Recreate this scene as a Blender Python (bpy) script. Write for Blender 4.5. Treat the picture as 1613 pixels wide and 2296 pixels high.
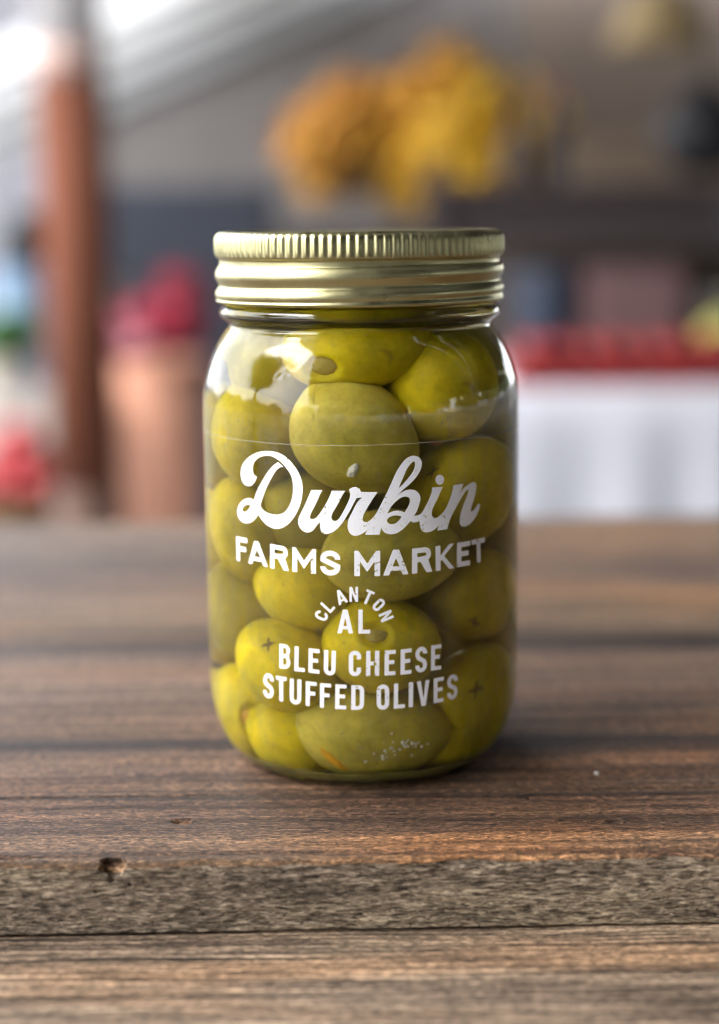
import bpy, bmesh, math, random
import numpy as np
from mathutils import Vector, Matrix, noise, geometry

random.seed(7)
for o in list(bpy.data.objects):
    bpy.data.objects.remove(o, do_unlink=True)
SC = bpy.context.scene
COL = SC.collection
R = math.radians

# ------------------------------------------------------------------ camera
cam_data = bpy.data.cameras.new('camera')
cam = bpy.data.objects.new('camera', cam_data)
COL.objects.link(cam)
cam.location = (-0.0006, -0.4, 0.1376)
PITCH, ROLL = math.atan(658 / 3500), R(0.6)
cam.matrix_world = (Matrix.Translation(cam.location)
                    @ Matrix.Rotation(R(90) - PITCH, 4, 'X')
                    @ Matrix.Rotation(-ROLL, 4, 'Z'))
cam_data.sensor_fit = 'VERTICAL'
cam_data.sensor_height = 36
cam_data.lens = 36 * 3500 / 2296
cam_data.clip_start = 0.01
cam_data.clip_end = 500
cam_data.dof.use_dof = True
cam_data.dof.focus_distance = 0.362
cam_data.dof.aperture_fstop = 4.5
SC.camera = cam

# ------------------------------------------------------------------ sky and light
world = bpy.data.worlds.new('World')
SC.world = world
world.use_nodes = True
wn, wl = world.node_tree.nodes, world.node_tree.links
wn.clear()
w_out = wn.new('ShaderNodeOutputWorld')
w_bg = wn.new('ShaderNodeBackground')
w_sky = wn.new('ShaderNodeTexSky')
w_sky.sky_type = 'NISHITA'
w_sky.sun_disc = False
w_sky.sun_elevation = R(40)
w_sky.sun_rotation = R(252)
w_sky.air_density = 1.0
w_sky.dust_density = 3.0
w_sky.ozone_density = 1.0
# a sky of broken cloud: white cloud noise laid over the blue
w_co = wn.new('ShaderNodeTexCoord')
w_nz = wn.new('ShaderNodeTexNoise')
w_nz.inputs['Scale'].default_value = 2.6
w_nz.inputs['Detail'].default_value = 6
w_rp = wn.new('ShaderNodeValToRGB')
w_rp.color_ramp.elements[0].position = 0.30
w_rp.color_ramp.elements[1].position = 0.58
w_mx = wn.new('ShaderNodeMix')
w_mx.data_type = 'RGBA'
w_mx.inputs[7].default_value = (8.0, 8.15, 8.5, 1)
wl.new(w_co.outputs['Generated'], w_nz.inputs['Vector'])
wl.new(w_nz.outputs['Fac'], w_rp.inputs['Fac'])
wl.new(w_rp.outputs['Color'], w_mx.inputs[0])
wl.new(w_sky.outputs['Color'], w_mx.inputs[6])
wl.new(w_mx.outputs[2], w_bg.inputs['Color'])
wl.new(w_bg.outputs['Background'], w_out.inputs['Surface'])
w_bg.inputs['Strength'].default_value = 0.12

sun_data = bpy.data.lights.new('sun', 'SUN')
sun_data.energy = 0.5
sun_data.angle = R(35)
sun_data.color = (1.0, 0.975, 0.94)
sun = bpy.data.objects.new('sun', sun_data)
COL.objects.link(sun)
# high behind the camera's left shoulder, veiled by cloud
sun.rotation_euler = Vector((0.90, 0.30, -0.80)).to_track_quat('-Z', 'Y').to_euler()

SC.view_settings.view_transform = 'Standard'
SC.view_settings.look = 'None'
SC.view_settings.gamma = 1
SC.view_settings.exposure = 2.82
cy = SC.cycles
cy.max_bounces = 20
cy.transmission_bounces = 16
cy.transparent_max_bounces = 12
cy.glossy_bounces = 6
cy.diffuse_bounces = 4
cy.blur_glossy = 0.4
cy.sample_clamp_indirect = 6
cy.use_denoising = True
cy.filter_width = 1.0

# ------------------------------------------------------------------ helpers
def tag(o, label=None, cat=None, group=None, kind=None):
    if label: o['label'] = label
    if cat: o['category'] = cat
    if group: o['group'] = group
    if kind: o['kind'] = kind
    return o

def empty(name, loc=(0, 0, 0)):
    o = bpy.data.objects.new(name, None)
    o.location = loc
    o.empty_display_size = 0.02
    COL.objects.link(o)
    return o

def link(name, me, m=None, parent=None, smooth=False):
    o = bpy.data.objects.new(name, me)
    COL.objects.link(o)
    if m: me.materials.append(m)
    if parent: o.parent = parent
    if smooth:
        me.polygons.foreach_set('use_smooth', [True] * len(me.polygons))
    return o

def from_py(name, vs, fs, m=None, parent=None, smooth=False):
    me = bpy.data.meshes.new(name)
    me.from_pydata([tuple(v) for v in vs], [], fs)
    me.update()
    return link(name, me, m, parent, smooth)

def from_bm(name, bm, m=None, parent=None, smooth=False):
    me = bpy.data.meshes.new(name)
    bmesh.ops.recalc_face_normals(bm, faces=bm.faces)
    bm.to_mesh(me)
    bm.free()
    return link(name, me, m, parent, smooth)

def box_bm(c, s, bevel=0.0, rot=None, bm=None):
    bm = bm or bmesh.new()
    mat = Matrix.Translation(c) @ (rot or Matrix()) @ Matrix.Diagonal((*s, 1))
    g = bmesh.ops.create_cube(bm, size=1, matrix=mat)
    if bevel:
        es = list({e for v in g['verts'] for e in v.link_edges})
        bmesh.ops.bevel(bm, geom=es, offset=bevel, segments=2, affect='EDGES', profile=0.5)
    return bm

def lathe(prof, n=96, rfun=None):
    """prof: (r, z) from bottom centre to top centre; returns verts, faces (outward normals)."""
    vs, fs, rings = [], [], []
    for k, (r, z) in enumerate(prof):
        if r < 1e-7:
            rings.append([len(vs)]); vs.append((0, 0, z)); continue
        ring = []
        for i in range(n):
            a = 2 * math.pi * i / n
            rr, zz = (r, z) if rfun is None else rfun(r, z, a, k)
            ring.append(len(vs)); vs.append((rr * math.sin(a), -rr * math.cos(a), zz))
        rings.append(ring)
    for a, b in zip(rings, rings[1:]):
        for i in range(n):
            j = (i + 1) % n
            if len(a) == 1 and len(b) == 1: continue
            if len(a) == 1: fs.append((a[0], b[j], b[i]))
            elif len(b) == 1: fs.append((a[i], a[j], b[0]))
            else: fs.append((a[i], a[j], b[j], b[i]))
    return vs, fs

def smooth_profile(pts, sub=5):
    """Catmull-Rom through (r, z); a point given twice stays a corner."""
    out = []
    n = len(pts)
    for i in range(n - 1):
        p1, p2 = pts[i], pts[i + 1]
        if p1 == p2: continue
        p0 = pts[i - 1] if i > 0 else p1
        p3 = pts[i + 2] if i + 2 < n else p2
        for k in range(sub):
            t = k / sub
            out.append(tuple(0.5 * (2 * b + (c - a) * t + (2 * a - 5 * b + 4 * c - d) * t * t
                                    + (-a + 3 * b - 3 * c + d) * t ** 3)
                             for a, b, c, d in zip(p0, p1, p2, p3)))
    out.append(pts[-1])
    return [(max(r, 0), z) for r, z in out]

# ------------------------------------------------------------------ materials
class NT:
    """Small node-tree writer."""
    def __init__(self, name):
        self.m = bpy.data.materials.new(name)
        self.m.use_nodes = True
        self.t = self.m.node_tree
        self.n, self.l = self.t.nodes, self.t.links
        self.n.clear()
        self.out = self.n.new('ShaderNodeOutputMaterial')
    def node(self, typ, **kw):
        nd = self.n.new(typ)
        for k, v in kw.items():
            if k.startswith('i_'):
                key = k[2:].replace('_', ' ')
                self.set(nd.inputs[key], v)
            else: setattr(nd, k, v)
        return nd
    def set(self, sock, v):
        if hasattr(v, 'is_output'): self.l.new(v, sock)
        else: sock.default_value = v
    def coord(self, scale=(1, 1, 1), loc=(0, 0, 0)):
        c = self.n.new('ShaderNodeTexCoord')
        mp = self.n.new('ShaderNodeMapping')
        mp.inputs['Scale'].default_value = scale
        mp.inputs['Location'].default_value = loc
        self.l.new(c.outputs['Object'], mp.inputs['Vector'])
        return mp.outputs['Vector']
    def noise(self, vec, scale=1, detail=5, rough=0.55, dist=0.0):
        nd = self.node('ShaderNodeTexNoise')
        self.l.new(vec, nd.inputs['Vector'])
        nd.inputs['Scale'].default_value = scale
        nd.inputs['Detail'].default_value = detail
        nd.inputs['Roughness'].default_value = rough
        nd.inputs['Distortion'].default_value = dist
        return nd.outputs['Fac']
    def ramp(self, fac, stops, interp='LINEAR'):
        nd = self.node('ShaderNodeValToRGB')
        cr = nd.color_ramp
        cr.interpolation = interp
        while len(cr.elements) > 1: cr.elements.remove(cr.elements[0])
        for i, (p, c) in enumerate(stops):
            e = cr.elements[0] if i == 0 else cr.elements.new(p)
            e.position = p
            e.color = (*c, 1) if hasattr(c, '__len__') else (c, c, c, 1)
        self.l.new(fac, nd.inputs['Fac'])
        return nd.outputs['Color']
    def mix(self, fac, a, b, mode='MIX'):
        nd = self.node('ShaderNodeMix', data_type='RGBA', blend_type=mode)
        self.set(nd.inputs[0], fac)
        for s, v in ((nd.inputs[6], a), (nd.inputs[7], b)):
            if hasattr(v, 'is_output'): self.l.new(v, s)
            else: s.default_value = (*v, 1) if hasattr(v, '__len__') else (v, v, v, 1)
        return nd.outputs[2]
    def math(self, op, a, b=None, c=None):
        nd = self.node('ShaderNodeMath', operation=op)
        for s, v in zip(nd.inputs, (a, b, c)):
            if v is not None: self.set(s, v)
        return nd.outputs[0]
    def maprange(self, v, a, b, c=0.0, d=1.0):
        nd = self.node('ShaderNodeMapRange')
        self.l.new(v, nd.inputs['Value'])
        for k, x in zip(('From Min', 'From Max', 'To Min', 'To Max'), (a, b, c, d)):
            nd.inputs[k].default_value = x
        return nd.outputs['Result']
    def bump(self, h, strength=0.5, dist=0.001, normal=None):
        nd = self.node('ShaderNodeBump')
        nd.inputs['Strength'].default_value = strength
        nd.inputs['Distance'].default_value = dist
        self.l.new(h, nd.inputs['Height'])
        if normal is not None: self.l.new(normal, nd.inputs['Normal'])
        return nd.outputs['Normal']
    def principled(self, **kw):
        nd = self.node('ShaderNodeBsdfPrincipled')
        for k, v in kw.items():
            key = k.replace('_', ' ')
            s = nd.inputs[key]
            if hasattr(v, 'is_output'): self.l.new(v, s)
            elif hasattr(v, '__len__') and len(v) == 3 and s.type == 'RGBA': s.default_value = (*v, 1)
            else: s.default_value = v
        self.l.new(nd.outputs[0], self.out.inputs['Surface'])
        return nd

ALB = 0.74
def plain(name, col, rough=0.6, metal=0.0, vary=0.25, scale=8.0, spec=0.4):
    col = tuple(x * ALB for x in col)
    t = NT(name)
    f = t.noise(t.coord(), scale, 4)
    c = t.mix(f, tuple(x * (1 - vary) for x in col), tuple(min(1, x * (1 + vary)) for x in col))
    t.principled(Base_Color=c, Roughness=rough, Metallic=metal, Specular_IOR_Level=spec)
    return t.m

def m_top_wood():
    t = NT('weathered_brown_wood')
    base = t.coord()
    # warp the grain
    w = t.noise(t.coord((5, 22, 22)), 1, 3)
    sep = t.node('ShaderNodeSeparateXYZ'); t.l.new(base, sep.inputs[0])
    yw = t.math('ADD', sep.outputs['Y'], t.math('MULTIPLY', t.math('SUBTRACT', w, 0.5), 0.006))
    pos = t.maprange(yw, -0.082, 0.33)
    def py(y): return (y + 0.082) / 0.412
    W = lambda v: v
    tone = t.ramp(pos, [
        (0.0, (.38, .265, .17)), (py(-.0752), (.38, .26, .165)), (py(-.0742), (.10, .06, .045)), (py(-.0728), (.26, .17, .11)),
        (py(-.0640), (.26, .172, .112)), (py(-.0605), (.155, .098, .068)), (py(-.0575), (.13, .085, .06)), (py(-.052), (.20, .125, .082)),
        (py(-.042), (.215, .13, .085)), (py(-.0395), (.22, .135, .09)), (py(-.0384), (.03, .02, .017)), (py(-.0374), (.03, .02, .017)), (py(-.0362), (.25, .165, .11)),
        (py(-.028), (.19, .122, .085)), (py(-.018), (.20, .13, .095)), (py(-.012), (.28, .18, .115)), (py(-.004), (.17, .11, .08)),
        (py(.002), (.05, .034, .027)), (py(.0045), (.05, .034, .027)), (py(.008), (.26, .165, .105)), (py(.022), (.31, .205, .135)), (py(.040), (.22, .155, .12)),
        (py(.060), (.32, .235, .185)), (py(.080), (.30, .215, .165)), (py(.0975), (.07, .055, .052)), (py(.118), (.22, .165, .12)),
        (py(.15), (.33, .245, .17)), (py(.19), (.24, .18, .15)), (py(.23), (.20, .165, .15)), (py(.27), (.30, .25, .22)), (1.0, (.26, .22, .20))])
    # long streaks
    s1 = t.noise(t.coord((4, 190, 190), (3, 1, 0)), 1, 9, 0.68, 0.3)
    streak = t.ramp(s1, [(0.30, .22), (0.42, .68), (0.52, 1.05), (0.62, 1.6), (0.72, 2.0)])
    c = t.mix(1.0, tone, streak, 'MULTIPLY')
    # broad blotches: warm and grey patches along the board
    s2 = t.noise(t.coord((7, 26, 26), (9, 4, 2)), 1, 3)
    patch = t.ramp(s2, [(0.30, (.66, .66, .70)), (0.5, (1, .98, .95)), (0.68, (1.38, 1.10, .80))])
    c = t.mix(1.0, c, patch, 'MULTIPLY')
    # short raised fibres of the planed, worn face
    f1 = t.noise(t.coord((480, 1350, 1350), (1, 7, 3)), 1, 6, 0.72, 0.8)
    fib = t.ramp(f1, [(0.37, .16), (0.45, .62), (0.53, 1.12), (0.63, 2.7)])
    c = t.mix(1.0, c, fib, 'MULTIPLY')
    f3 = t.noise(t.coord((60, 900, 900), (5, 2, 3)), 1, 4, 0.6)
    crack = t.ramp(f3, [(0.34, .10), (0.40, 1.0)])
    c = t.mix(0.8, c, crack, 'MULTIPLY')
    c = t.mix(1.0, c, (.65, .56, .475), 'MULTIPLY')
    h = t.math('ADD', t.math('MULTIPLY', f1, 0.6), t.math('ADD', t.math('MULTIPLY', crack, 0.35), t.math('MULTIPLY', s1, 0.5)))
    n = t.bump(h, 0.9, 0.0010)
    rg = t.ramp(s1, [(0.3, .62), (0.7, .48)])
    t.principled(Base_Color=c, Roughness=rg, Specular_IOR_Level=0.32, Normal=n)
    return t.m

def m_sawn_face():
    t = NT('rough_sawn_grey_wood')
    a = t.noise(t.coord((330, 600, 1750), (2, 2, 2)), 1, 6, 0.72, 0.8)
    b = t.noise(t.coord((70, 60, 330), (7, 1, 4)), 1, 4, 0.6, 0.6)
    g = t.noise(t.coord((9, 10, 60), (4, 1, 9)), 1, 2)
    c = t.ramp(a, [(0.36, (.022, .019, .016)), (0.44, (.13, .115, .095)), (0.52, (.29, .262, .22)), (0.62, (.56, .515, .44))])
    c = t.mix(1.0, c, t.ramp(b, [(0.36, .60), (0.48, 1.0), (0.65, 1.15)]), 'MULTIPLY')
    c = t.mix(1.0, c, t.ramp(g, [(0.3, (.80, .78, .80)), (0.7, (1.15, 1.14, 1.05))]), 'MULTIPLY')
    pits = t.node('ShaderNodeTexVoronoi', feature='F1')
    t.l.new(t.coord((420, 200, 1200)), pits.inputs['Vector'])
    pits.inputs['Scale'].default_value = 1.0
    pt = t.ramp(pits.outputs['Distance'], [(0.06, .25), (0.20, 1.0)])
    c = t.mix(0.5, c, pt, 'MULTIPLY')
    c = t.mix(1.0, c, (1.16, 1.03, .92), 'MULTIPLY')
    h = t.math('ADD', a, t.math('MULTIPLY', pt, 0.5))
    t.principled(Base_Color=c, Roughness=0.8, Specular_IOR_Level=0.25, Normal=t.bump(h, 1.0, 0.0011))
    return t.m

def m_low_wood():
    t = NT('weathered_grey_tan_wood')
    a = t.noise(t.coord((22, 800, 800), (1, 3, 0)), 1, 8, 0.70, 0.35)
    b = t.noise(t.coord((5, 60, 60), (7, 1, 4)), 1, 3, 0.5, 0.3)
    f = t.noise(t.coord((380, 1300, 1300), (7, 1, 4)), 1, 6, 0.72, 0.7)
    c = t.ramp(a, [(0.35, (.022, .018, .016)), (0.43, (.15, .115, .09)), (0.52, (.32, .255, .195)), (0.63, (.62, .50, .385))])
    c = t.mix(1.0, c, t.ramp(b, [(0.28, (.66, .64, .66)), (0.5, (1, .98, .95)), (0.66, (1.22, 1.02, .84))]), 'MULTIPLY')
    c = t.mix(1.0, c, t.ramp(f, [(0.37, .28), (0.47, .85), (0.62, 2.1)]), 'MULTIPLY')
    ln = t.noise(t.coord((10, 560, 560), (3, 8, 1)), 1, 3, 0.5, 0.2)
    crack = t.ramp(ln, [(0.34, .08), (0.39, 1.0)])
    c = t.mix(0.85, c, crack, 'MULTIPLY')
    c = t.mix(1.0, c, (.76, .70, .63), 'MULTIPLY')
    h = t.math('ADD', t.math('MULTIPLY', a, 0.6), t.math('ADD', t.math('MULTIPLY', crack, 0.5), t.math('MULTIPLY', f, 0.5)))
    t.principled(Base_Color=c, Roughness=0.7, Specular_IOR_Level=0.35, Normal=t.bump(h, 0.8, 0.0009))
    return t.m

def m_glass():
    t = NT('clear_jar_glass')
    g = t.node('ShaderNodeBsdfGlass')
    g.inputs['Color'].default_value = (0.985, 0.995, 0.98, 1)
    g.inputs['IOR'].default_value = 1.5
    g.inputs['Roughness'].default_value = 0.0
    wob = t.noise(t.coord((1, 1, 0.55)), 70, 2, 0.4)
    t.l.new(t.bump(wob, 0.10, 0.0012), g.inputs['Normal'])
    t.l.new(g.outputs[0], t.out.inputs['Surface'])
    return t.m

def m_brine():
    t = NT('olive_brine')
    g = t.node('ShaderNodeBsdfGlass')
    g.inputs['Color'].default_value = (1, 1, 1, 1)
    g.inputs['IOR'].default_value = 1.345 / 1.5     # brine seen from inside the glass wall
    g.inputs['Roughness'].default_value = 0.0
    v = t.node('ShaderNodeVolumeAbsorption')
    v.inputs['Color'].default_value = (0.84, 0.76, 0.10, 1)
    v.inputs['Density'].default_value = 20
    t.l.new(g.outputs[0], t.out.inputs['Surface'])
    sc = t.node('ShaderNodeVolumeScatter')       # the cheese clouds the brine a little
    sc.inputs['Color'].default_value = (0.80, 0.77, 0.14, 1)
    sc.inputs['Density'].default_value = 12
    sc.inputs['Anisotropy'].default_value = 0.5
    ad = t.node('ShaderNodeAddShader')
    t.l.new(v.outputs[0], ad.inputs[0]); t.l.new(sc.outputs[0], ad.inputs[1])
    t.l.new(ad.outputs[0], t.out.inputs['Volume'])
    return t.m

def m_olive(name, col, seed):
    t = NT(name)
    co = t.coord((1, 1, 1), (seed * 0.31, seed * 0.17, seed * 0.05))
    a = t.noise(co, 55, 4, 0.55, 0.3)
    b = t.noise(co, 420, 3, 0.6)
    lo = tuple(x * 0.66 for x in col); hi = (min(1, col[0] * 1.22), min(1, col[1] * 1.18), col[2] * 1.5)
    c = t.mix(t.maprange(a, 0.3, 0.7), lo, hi)
    c = t.mix(1.0, c, t.ramp(b, [(0.3, .86), (0.5, 1.0), (0.72, 1.12)]), 'MULTIPLY')
    br = t.noise(co, 75, 3, 0.6, 1.2)
    c = t.mix(t.ramp(br, [(0.64, 0.0), (0.74, 0.55)]), c, (.20, .115, .02))
    pl = t.noise(t.coord((1, 1, 1), (seed, 3, seed * 2)), 38, 2, 0.5)
    c = t.mix(t.ramp(pl, [(0.52, 0.0), (0.70, 0.45)]), c, (.62, .55, .09))
    sp = t.noise(co, 900, 2, 0.5)
    c = t.mix(t.ramp(sp, [(0.70, 0.0), (0.74, 0.35)]), c, (.52, .48, .22))
    t.principled(Base_Color=c, Roughness=0.42, Specular_IOR_Level=0.12, Subsurface_Weight=0.6,
                 Subsurface_Radius=(0.9, 0.75, 0.12), Subsurface_Scale=0.006, Normal=t.bump(a, 0.25, 0.001))
    return t.m

def m_gold():
    t = NT('gold_lacquered_tinplate')
    a = t.noise(t.coord((1, 1, 2)), 160, 4, 0.6)
    b = t.noise(t.coord(), 900, 2)
    c = t.mix(a, (.44, .41, .215), (.51, .48, .28))
    sc = t.ramp(b, [(0.27, .72), (0.33, 1.0)])
    c = t.mix(0.5, c, sc, 'MULTIPLY')
    t.principled(Base_Color=c, Metallic=1.0, Roughness=t.maprange(a, 0.3, 0.7, 0.30, 0.48),
                 Normal=t.bump(a, 0.03, 0.0006))
    return t.m

def m_print():
    """White screen-print, worn through in specks towards its edges."""
    t = NT('worn_white_print')
    a = t.noise(t.coord(), 1300, 3, 0.65)
    b = t.noise(t.coord((1, 1, .25)), 260, 2, 0.5)
    k = t.math('ADD', a, t.math('MULTIPLY', b, 0.35))
    wear = t.ramp(k, [(0.468, 1.0), (0.490, 0.0)])
    c = t.mix(t.noise(t.coord(), 300, 3), (.84, .87, .94), (.92, .94, .98))
    d = t.node('ShaderNodeBsdfPrincipled')
    t.l.new(c, d.inputs['Base Color']); d.inputs['Roughness'].default_value = 0.45
    tr = t.node('ShaderNodeBsdfTransparent')
    mx = t.node('ShaderNodeMixShader')
    t.l.new(wear, mx.inputs[0]); t.l.new(d.outputs[0], mx.inputs[1]); t.l.new(tr.outputs[0], mx.inputs[2])
    t.l.new(mx.outputs[0], t.out.inputs['Surface'])
    return t.m

def m_film():
    t = NT('clear_film_edge')
    d = t.node('ShaderNodeBsdfPrincipled')
    d.inputs['Base Color'].default_value = (.75, .74, .62, 1); d.inputs['Roughness'].default_value = 0.4
    tr = t.node('ShaderNodeBsdfTransparent')
    mx = t.node('ShaderNodeMixShader'); mx.inputs[0].default_value = 0.68
    t.l.new(d.outputs[0], mx.inputs[1]); t.l.new(tr.outputs[0], mx.inputs[2])
    t.l.new(mx.outputs[0], t.out.inputs['Surface'])
    return t.m

def m_leaf(name, c1, c2):
    t = NT(name)
    info = t.node('ShaderNodeTexNoise'); info.inputs['Scale'].default_value = 6
    t.l.new(t.coord(), info.inputs['Vector'])
    c = t.mix(t.maprange(info.outputs['Fac'], .35, .65), c1, c2)
    t.principled(Base_Color=c, Roughness=0.6)
    return t.m

# ------------------------------------------------------------------ the setting
tag(from_py('ground', [(-60, -60, -.95), (60, -60, -.95), (60, 60, -.95), (-60, 60, -.95)], [(0, 1, 2, 3)],
            plain('packed_gravel', (.15, .142, .135), .9, vary=.25, scale=3)), kind='structure')

def roof_panel(name, pts, thick, m, parent=None):
    bm = bmesh.new()
    lo = [bm.verts.new(p) for p in pts]
    hi = [bm.verts.new((p[0], p[1], p[2] + thick)) for p in pts]
    bm.faces.new(lo); bm.faces.new(hi)
    n = len(pts)
    for i in range(n): bm.faces.new((lo[i], lo[(i + 1) % n], hi[(i + 1) % n], hi[i]))
    return from_bm(name, bm, m, parent)

MDARK = plain('stained_roof_boards', (.085, .07, .06), .8)
# the shelter roof that keeps the table in the shade; only its reflection shows in the jar
canopy = empty('shelter_roof', (0, 0, 1.42))
tag(canopy, kind='structure')
def eave(y): return -.85 if y > -.9 else -.85 + (y + .9) * .72
for i in range(62):
    y0 = -15.0 + i * .36
    roof_panel('roof_board', [(eave(y0), y0, 0), (11, y0, -.45), (11, y0 + .345, -.45), (eave(y0 + .345), y0 + .345, 0)], .03, MDARK, canopy)

# ------------------------------------------------------------------ wooden table
table = empty('wooden_table', (0, 0, -.95))
tag(table, 'weathered brown plank table carrying the jar', 'table')
YAW = R(1.0)
def tloc(x, y, z):   # the boards run a touch askew to the camera
    y += .0024
    return (x * math.cos(YAW) - y * math.sin(YAW), x * math.sin(YAW) + y * math.cos(YAW), z + .95 - .0011)

MTOP, MSAWN, MLOW = m_top_wood(), m_sawn_face(), m_low_wood()

def fbm(p, oct=3):
    return noise.fractal(p, 1.0, 2.0, oct, noise_basis='PERLIN_ORIGINAL')

XS_FINE = np.concatenate([np.linspace(-.6, -.118, 30), np.linspace(-.115, .115, 430), np.linspace(.118, .6, 30)])
def front_plank():
    """Hero board: worn top, split front arris with a chipped knot, rough-sawn front face."""
    xs = XS_FINE
    nx = len(xs)
    prof = [(.0972, -.0165, 3), (.0972, -.001, 3)]
    ys = list(np.linspace(.0972, -.02, 40)) + list(np.linspace(-.021, -.0772, 80))
    for y in ys: prof.append((y, 0.0, 0))
    for k in range(1, 6):
        a = k / 5 * math.pi / 2
        prof.append((-.0772 - .0011 * math.sin(a), -.0011 * (1 - math.cos(a)), 1))
    for z in np.linspace(-.0016, -.0165, 44): prof.append((-.0783, z, 2))
    prof.append((.0972, -.0165, 3))
    vs, fs, mi = [], [], []
    dents = [(-.0437, -.0548, .0026, .0013, .0016), (.0575, -.0592, .0022, .0010, .0014), (-.0880, -.0735, .012, .0012, .0012)]
    for (y, z, s) in prof:
        for x in xs:
            yy, zz = y, z
            if s == 0:
                zz += .00022 * fbm(Vector((x * 30, y * 420, 1)), 3) * (1 if y < 0 else .6)
                zz -= .0007 * max(0, 1 - abs(y + .0380 + .0008 * fbm(Vector((x * 12, 3, 0)))) / .0007)
                zz -= .0006 * max(0, 1 - abs(y + .0742 + .0006 * fbm(Vector((x * 14, 5, 0)))) / .0006)
                for dx, dy, rx, ry, dp in dents:
                    q = ((x - dx) / rx) ** 2 + ((y - dy + .15 * (x - dx)) / ry) ** 2
                    q *= 1 + .5 * fbm(Vector((x * 700, y * 700, 9)))
                    zz -= dp * max(0, 1 - q) ** .5 if q < 1 else 0
            edge = .0009 * fbm(Vector((x * 70, 0, 4)), 5)
            if s == 1: yy += edge; zz += edge * .5
            if s == 2:
                yy += edge * math.exp((z + .0016) / .002) + .00035 * fbm(Vector((x * 260, 7, z * 800)), 3)
            # chipped knot on the arris
            q = ((x + .0572 + (z * .2)) / .0029) ** 2 + ((y + .0783) / .0030) ** 2 + (z / .0034) ** 2
            q *= 1 + .95 * fbm(Vector((x * 420, y * 420, z * 420 + 3)), 3)
            if q < 1:
                k = (1 - q) ** .6
                yy += .0022 * k; zz -= .0022 * k
            vs.append(tloc(x, yy, zz))
    for j in range(len(prof) - 1):
        for i in range(nx - 1):
            a = j * nx + i
            fs.append((a, a + nx, a + nx + 1, a + 1))
            mi.append(1 if prof[j][2] == 2 or prof[j + 1][2] == 2 else 0)
    o = from_py('plank', vs, fs, MTOP, table, True)
    o.data.materials.append(MSAWN)
    o.data.polygons.foreach_set('material_index', mi)
    return o
front_plank()

def plank(y0, y1, z, m, seed, th=.0165, wob=.00025, parent=table):
    nx = len(XS_FINE)
    ny = max(10, int((y1 - y0) / .003))
    prof = [(y0, z - th)] + [(y0, z - .0012)] + [(y0 + .0003, z - .0004)] + [(y, z) for y in np.linspace(y0 + .001, y1 - .001, ny)] \
        + [(y1 - .0003, z - .0004), (y1, z - .0012), (y1, z - th)]
    xs = XS_FINE
    vs, fs = [], []
    for (y, zz) in prof:
        for x in xs:
            e = fbm(Vector((x * 40, seed, 0)), 3) * .0005
            vs.append(tloc(x, y + (e if y < y0 + .0009 or y > y1 - .0009 else 0),
                           zz + wob * fbm(Vector((x * 25, y * 380, seed)), 3)))
    P = len(prof)
    for j in range(P - 1):
        for i in range(nx - 1):
            a = j * nx + i
            fs.append((a, a + 1, a + nx + 1, a + nx))
    fs.append([j * nx for j in range(P)])
    fs.append([j * nx + nx - 1 for j in range(P)][::-1])
    return from_py('plank', vs, fs, m, parent, True)
plank(.0985, .2290, 0.0, MTOP, 3.1)
plank(.2305, .3190, -.0004, MTOP, 5.7)
plank(-.155, -.0600, -.0173, MLOW, 8.2, wob=.0004)
plank(-.232, -.1565, -.0178, MLOW, 11.2)
for x, y in ((-.5, .28), (.5, .28), (-.5, -.19), (.5, -.19)):
    from_bm('leg', box_bm((x, y, .463), (.07, .07, .926), .004), MLOW, table)
MCR = plain('pale_crumb', (.72, .70, .66), .7)
sp = empty('pale_crumb', tloc(.0582, -.0282, -.95))
bm = bmesh.new(); bmesh.ops.create_icosphere(bm, subdivisions=2, radius=.0006)
for v in bm.verts: v.co *= 1 + .3 * noise.noise(v.co * 1500); v.co.z = v.co.z * .7 + .0004
from_bm('crumb', bm, MCR, sp)
tag(sp, 'tiny pale crumb lying on the brown board right of the jar', 'crumb')

# ------------------------------------------------------------------ the jar
mm = .001
jar = empty('olive_jar', (0, 0, 0))
tag(jar, 'clear glass jar of stuffed green olives with gold screw lid and white lettering', 'jar')
MGLASS, MBRINE, MGOLD, MPRINT = m_glass(), m_brine(), m_gold(), m_print()
outer = [(0, .6), (20, .5), (25, 0), (28, -.95), (29.5, -1.05), (31.5, -.7), (34.4, 1.2), (36.9, 4.4), (38.8, 9.0), (40.0, 14.2), (40.55, 21), (40.6, 30),
         (40.6, 56), (40.5, 80), (40.4, 90), (40.0, 96), (39.2, 99.6), (37.7, 104.0), (36.0, 107.4), (34.2, 109.9), (33.3, 111.2),
         (33.45, 112.2), (34.7, 113.1), (35.5, 114.0), (35.6, 115.0), (35.0, 116.1), (34.2, 117.0), (34.1, 120), (34.1, 130), (33.6, 131.5), (32, 132), (0, 132)]
inner = [(0, 2.1), (20, 2.0), (27, 1.4), (31.6, 2.0), (34.9, 4.9), (36.9, 9.2), (38.0, 14.5), (38.2, 23),
         (38.2, 56), (38.1, 80), (37.9, 90), (37.2, 95.5), (36.2, 99.4), (34.6, 103.5), (32.9, 106.8), (31.3, 109.4), (30.6, 111.3),
         (31.0, 113.2), (31.6, 115), (31.4, 118), (31.3, 127), (0, 127)]
vs, fs = lathe([(r * mm, z * mm) for r, z in smooth_profile(outer, 4)], 160)
from_py('glass_body', vs, fs, MGLASS, jar, True)
vs, fs = lathe([(r * mm, z * mm) for r, z in smooth_profile(inner, 4)], 128)
from_py('brine', vs, fs, MBRINE, jar, True)
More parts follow.
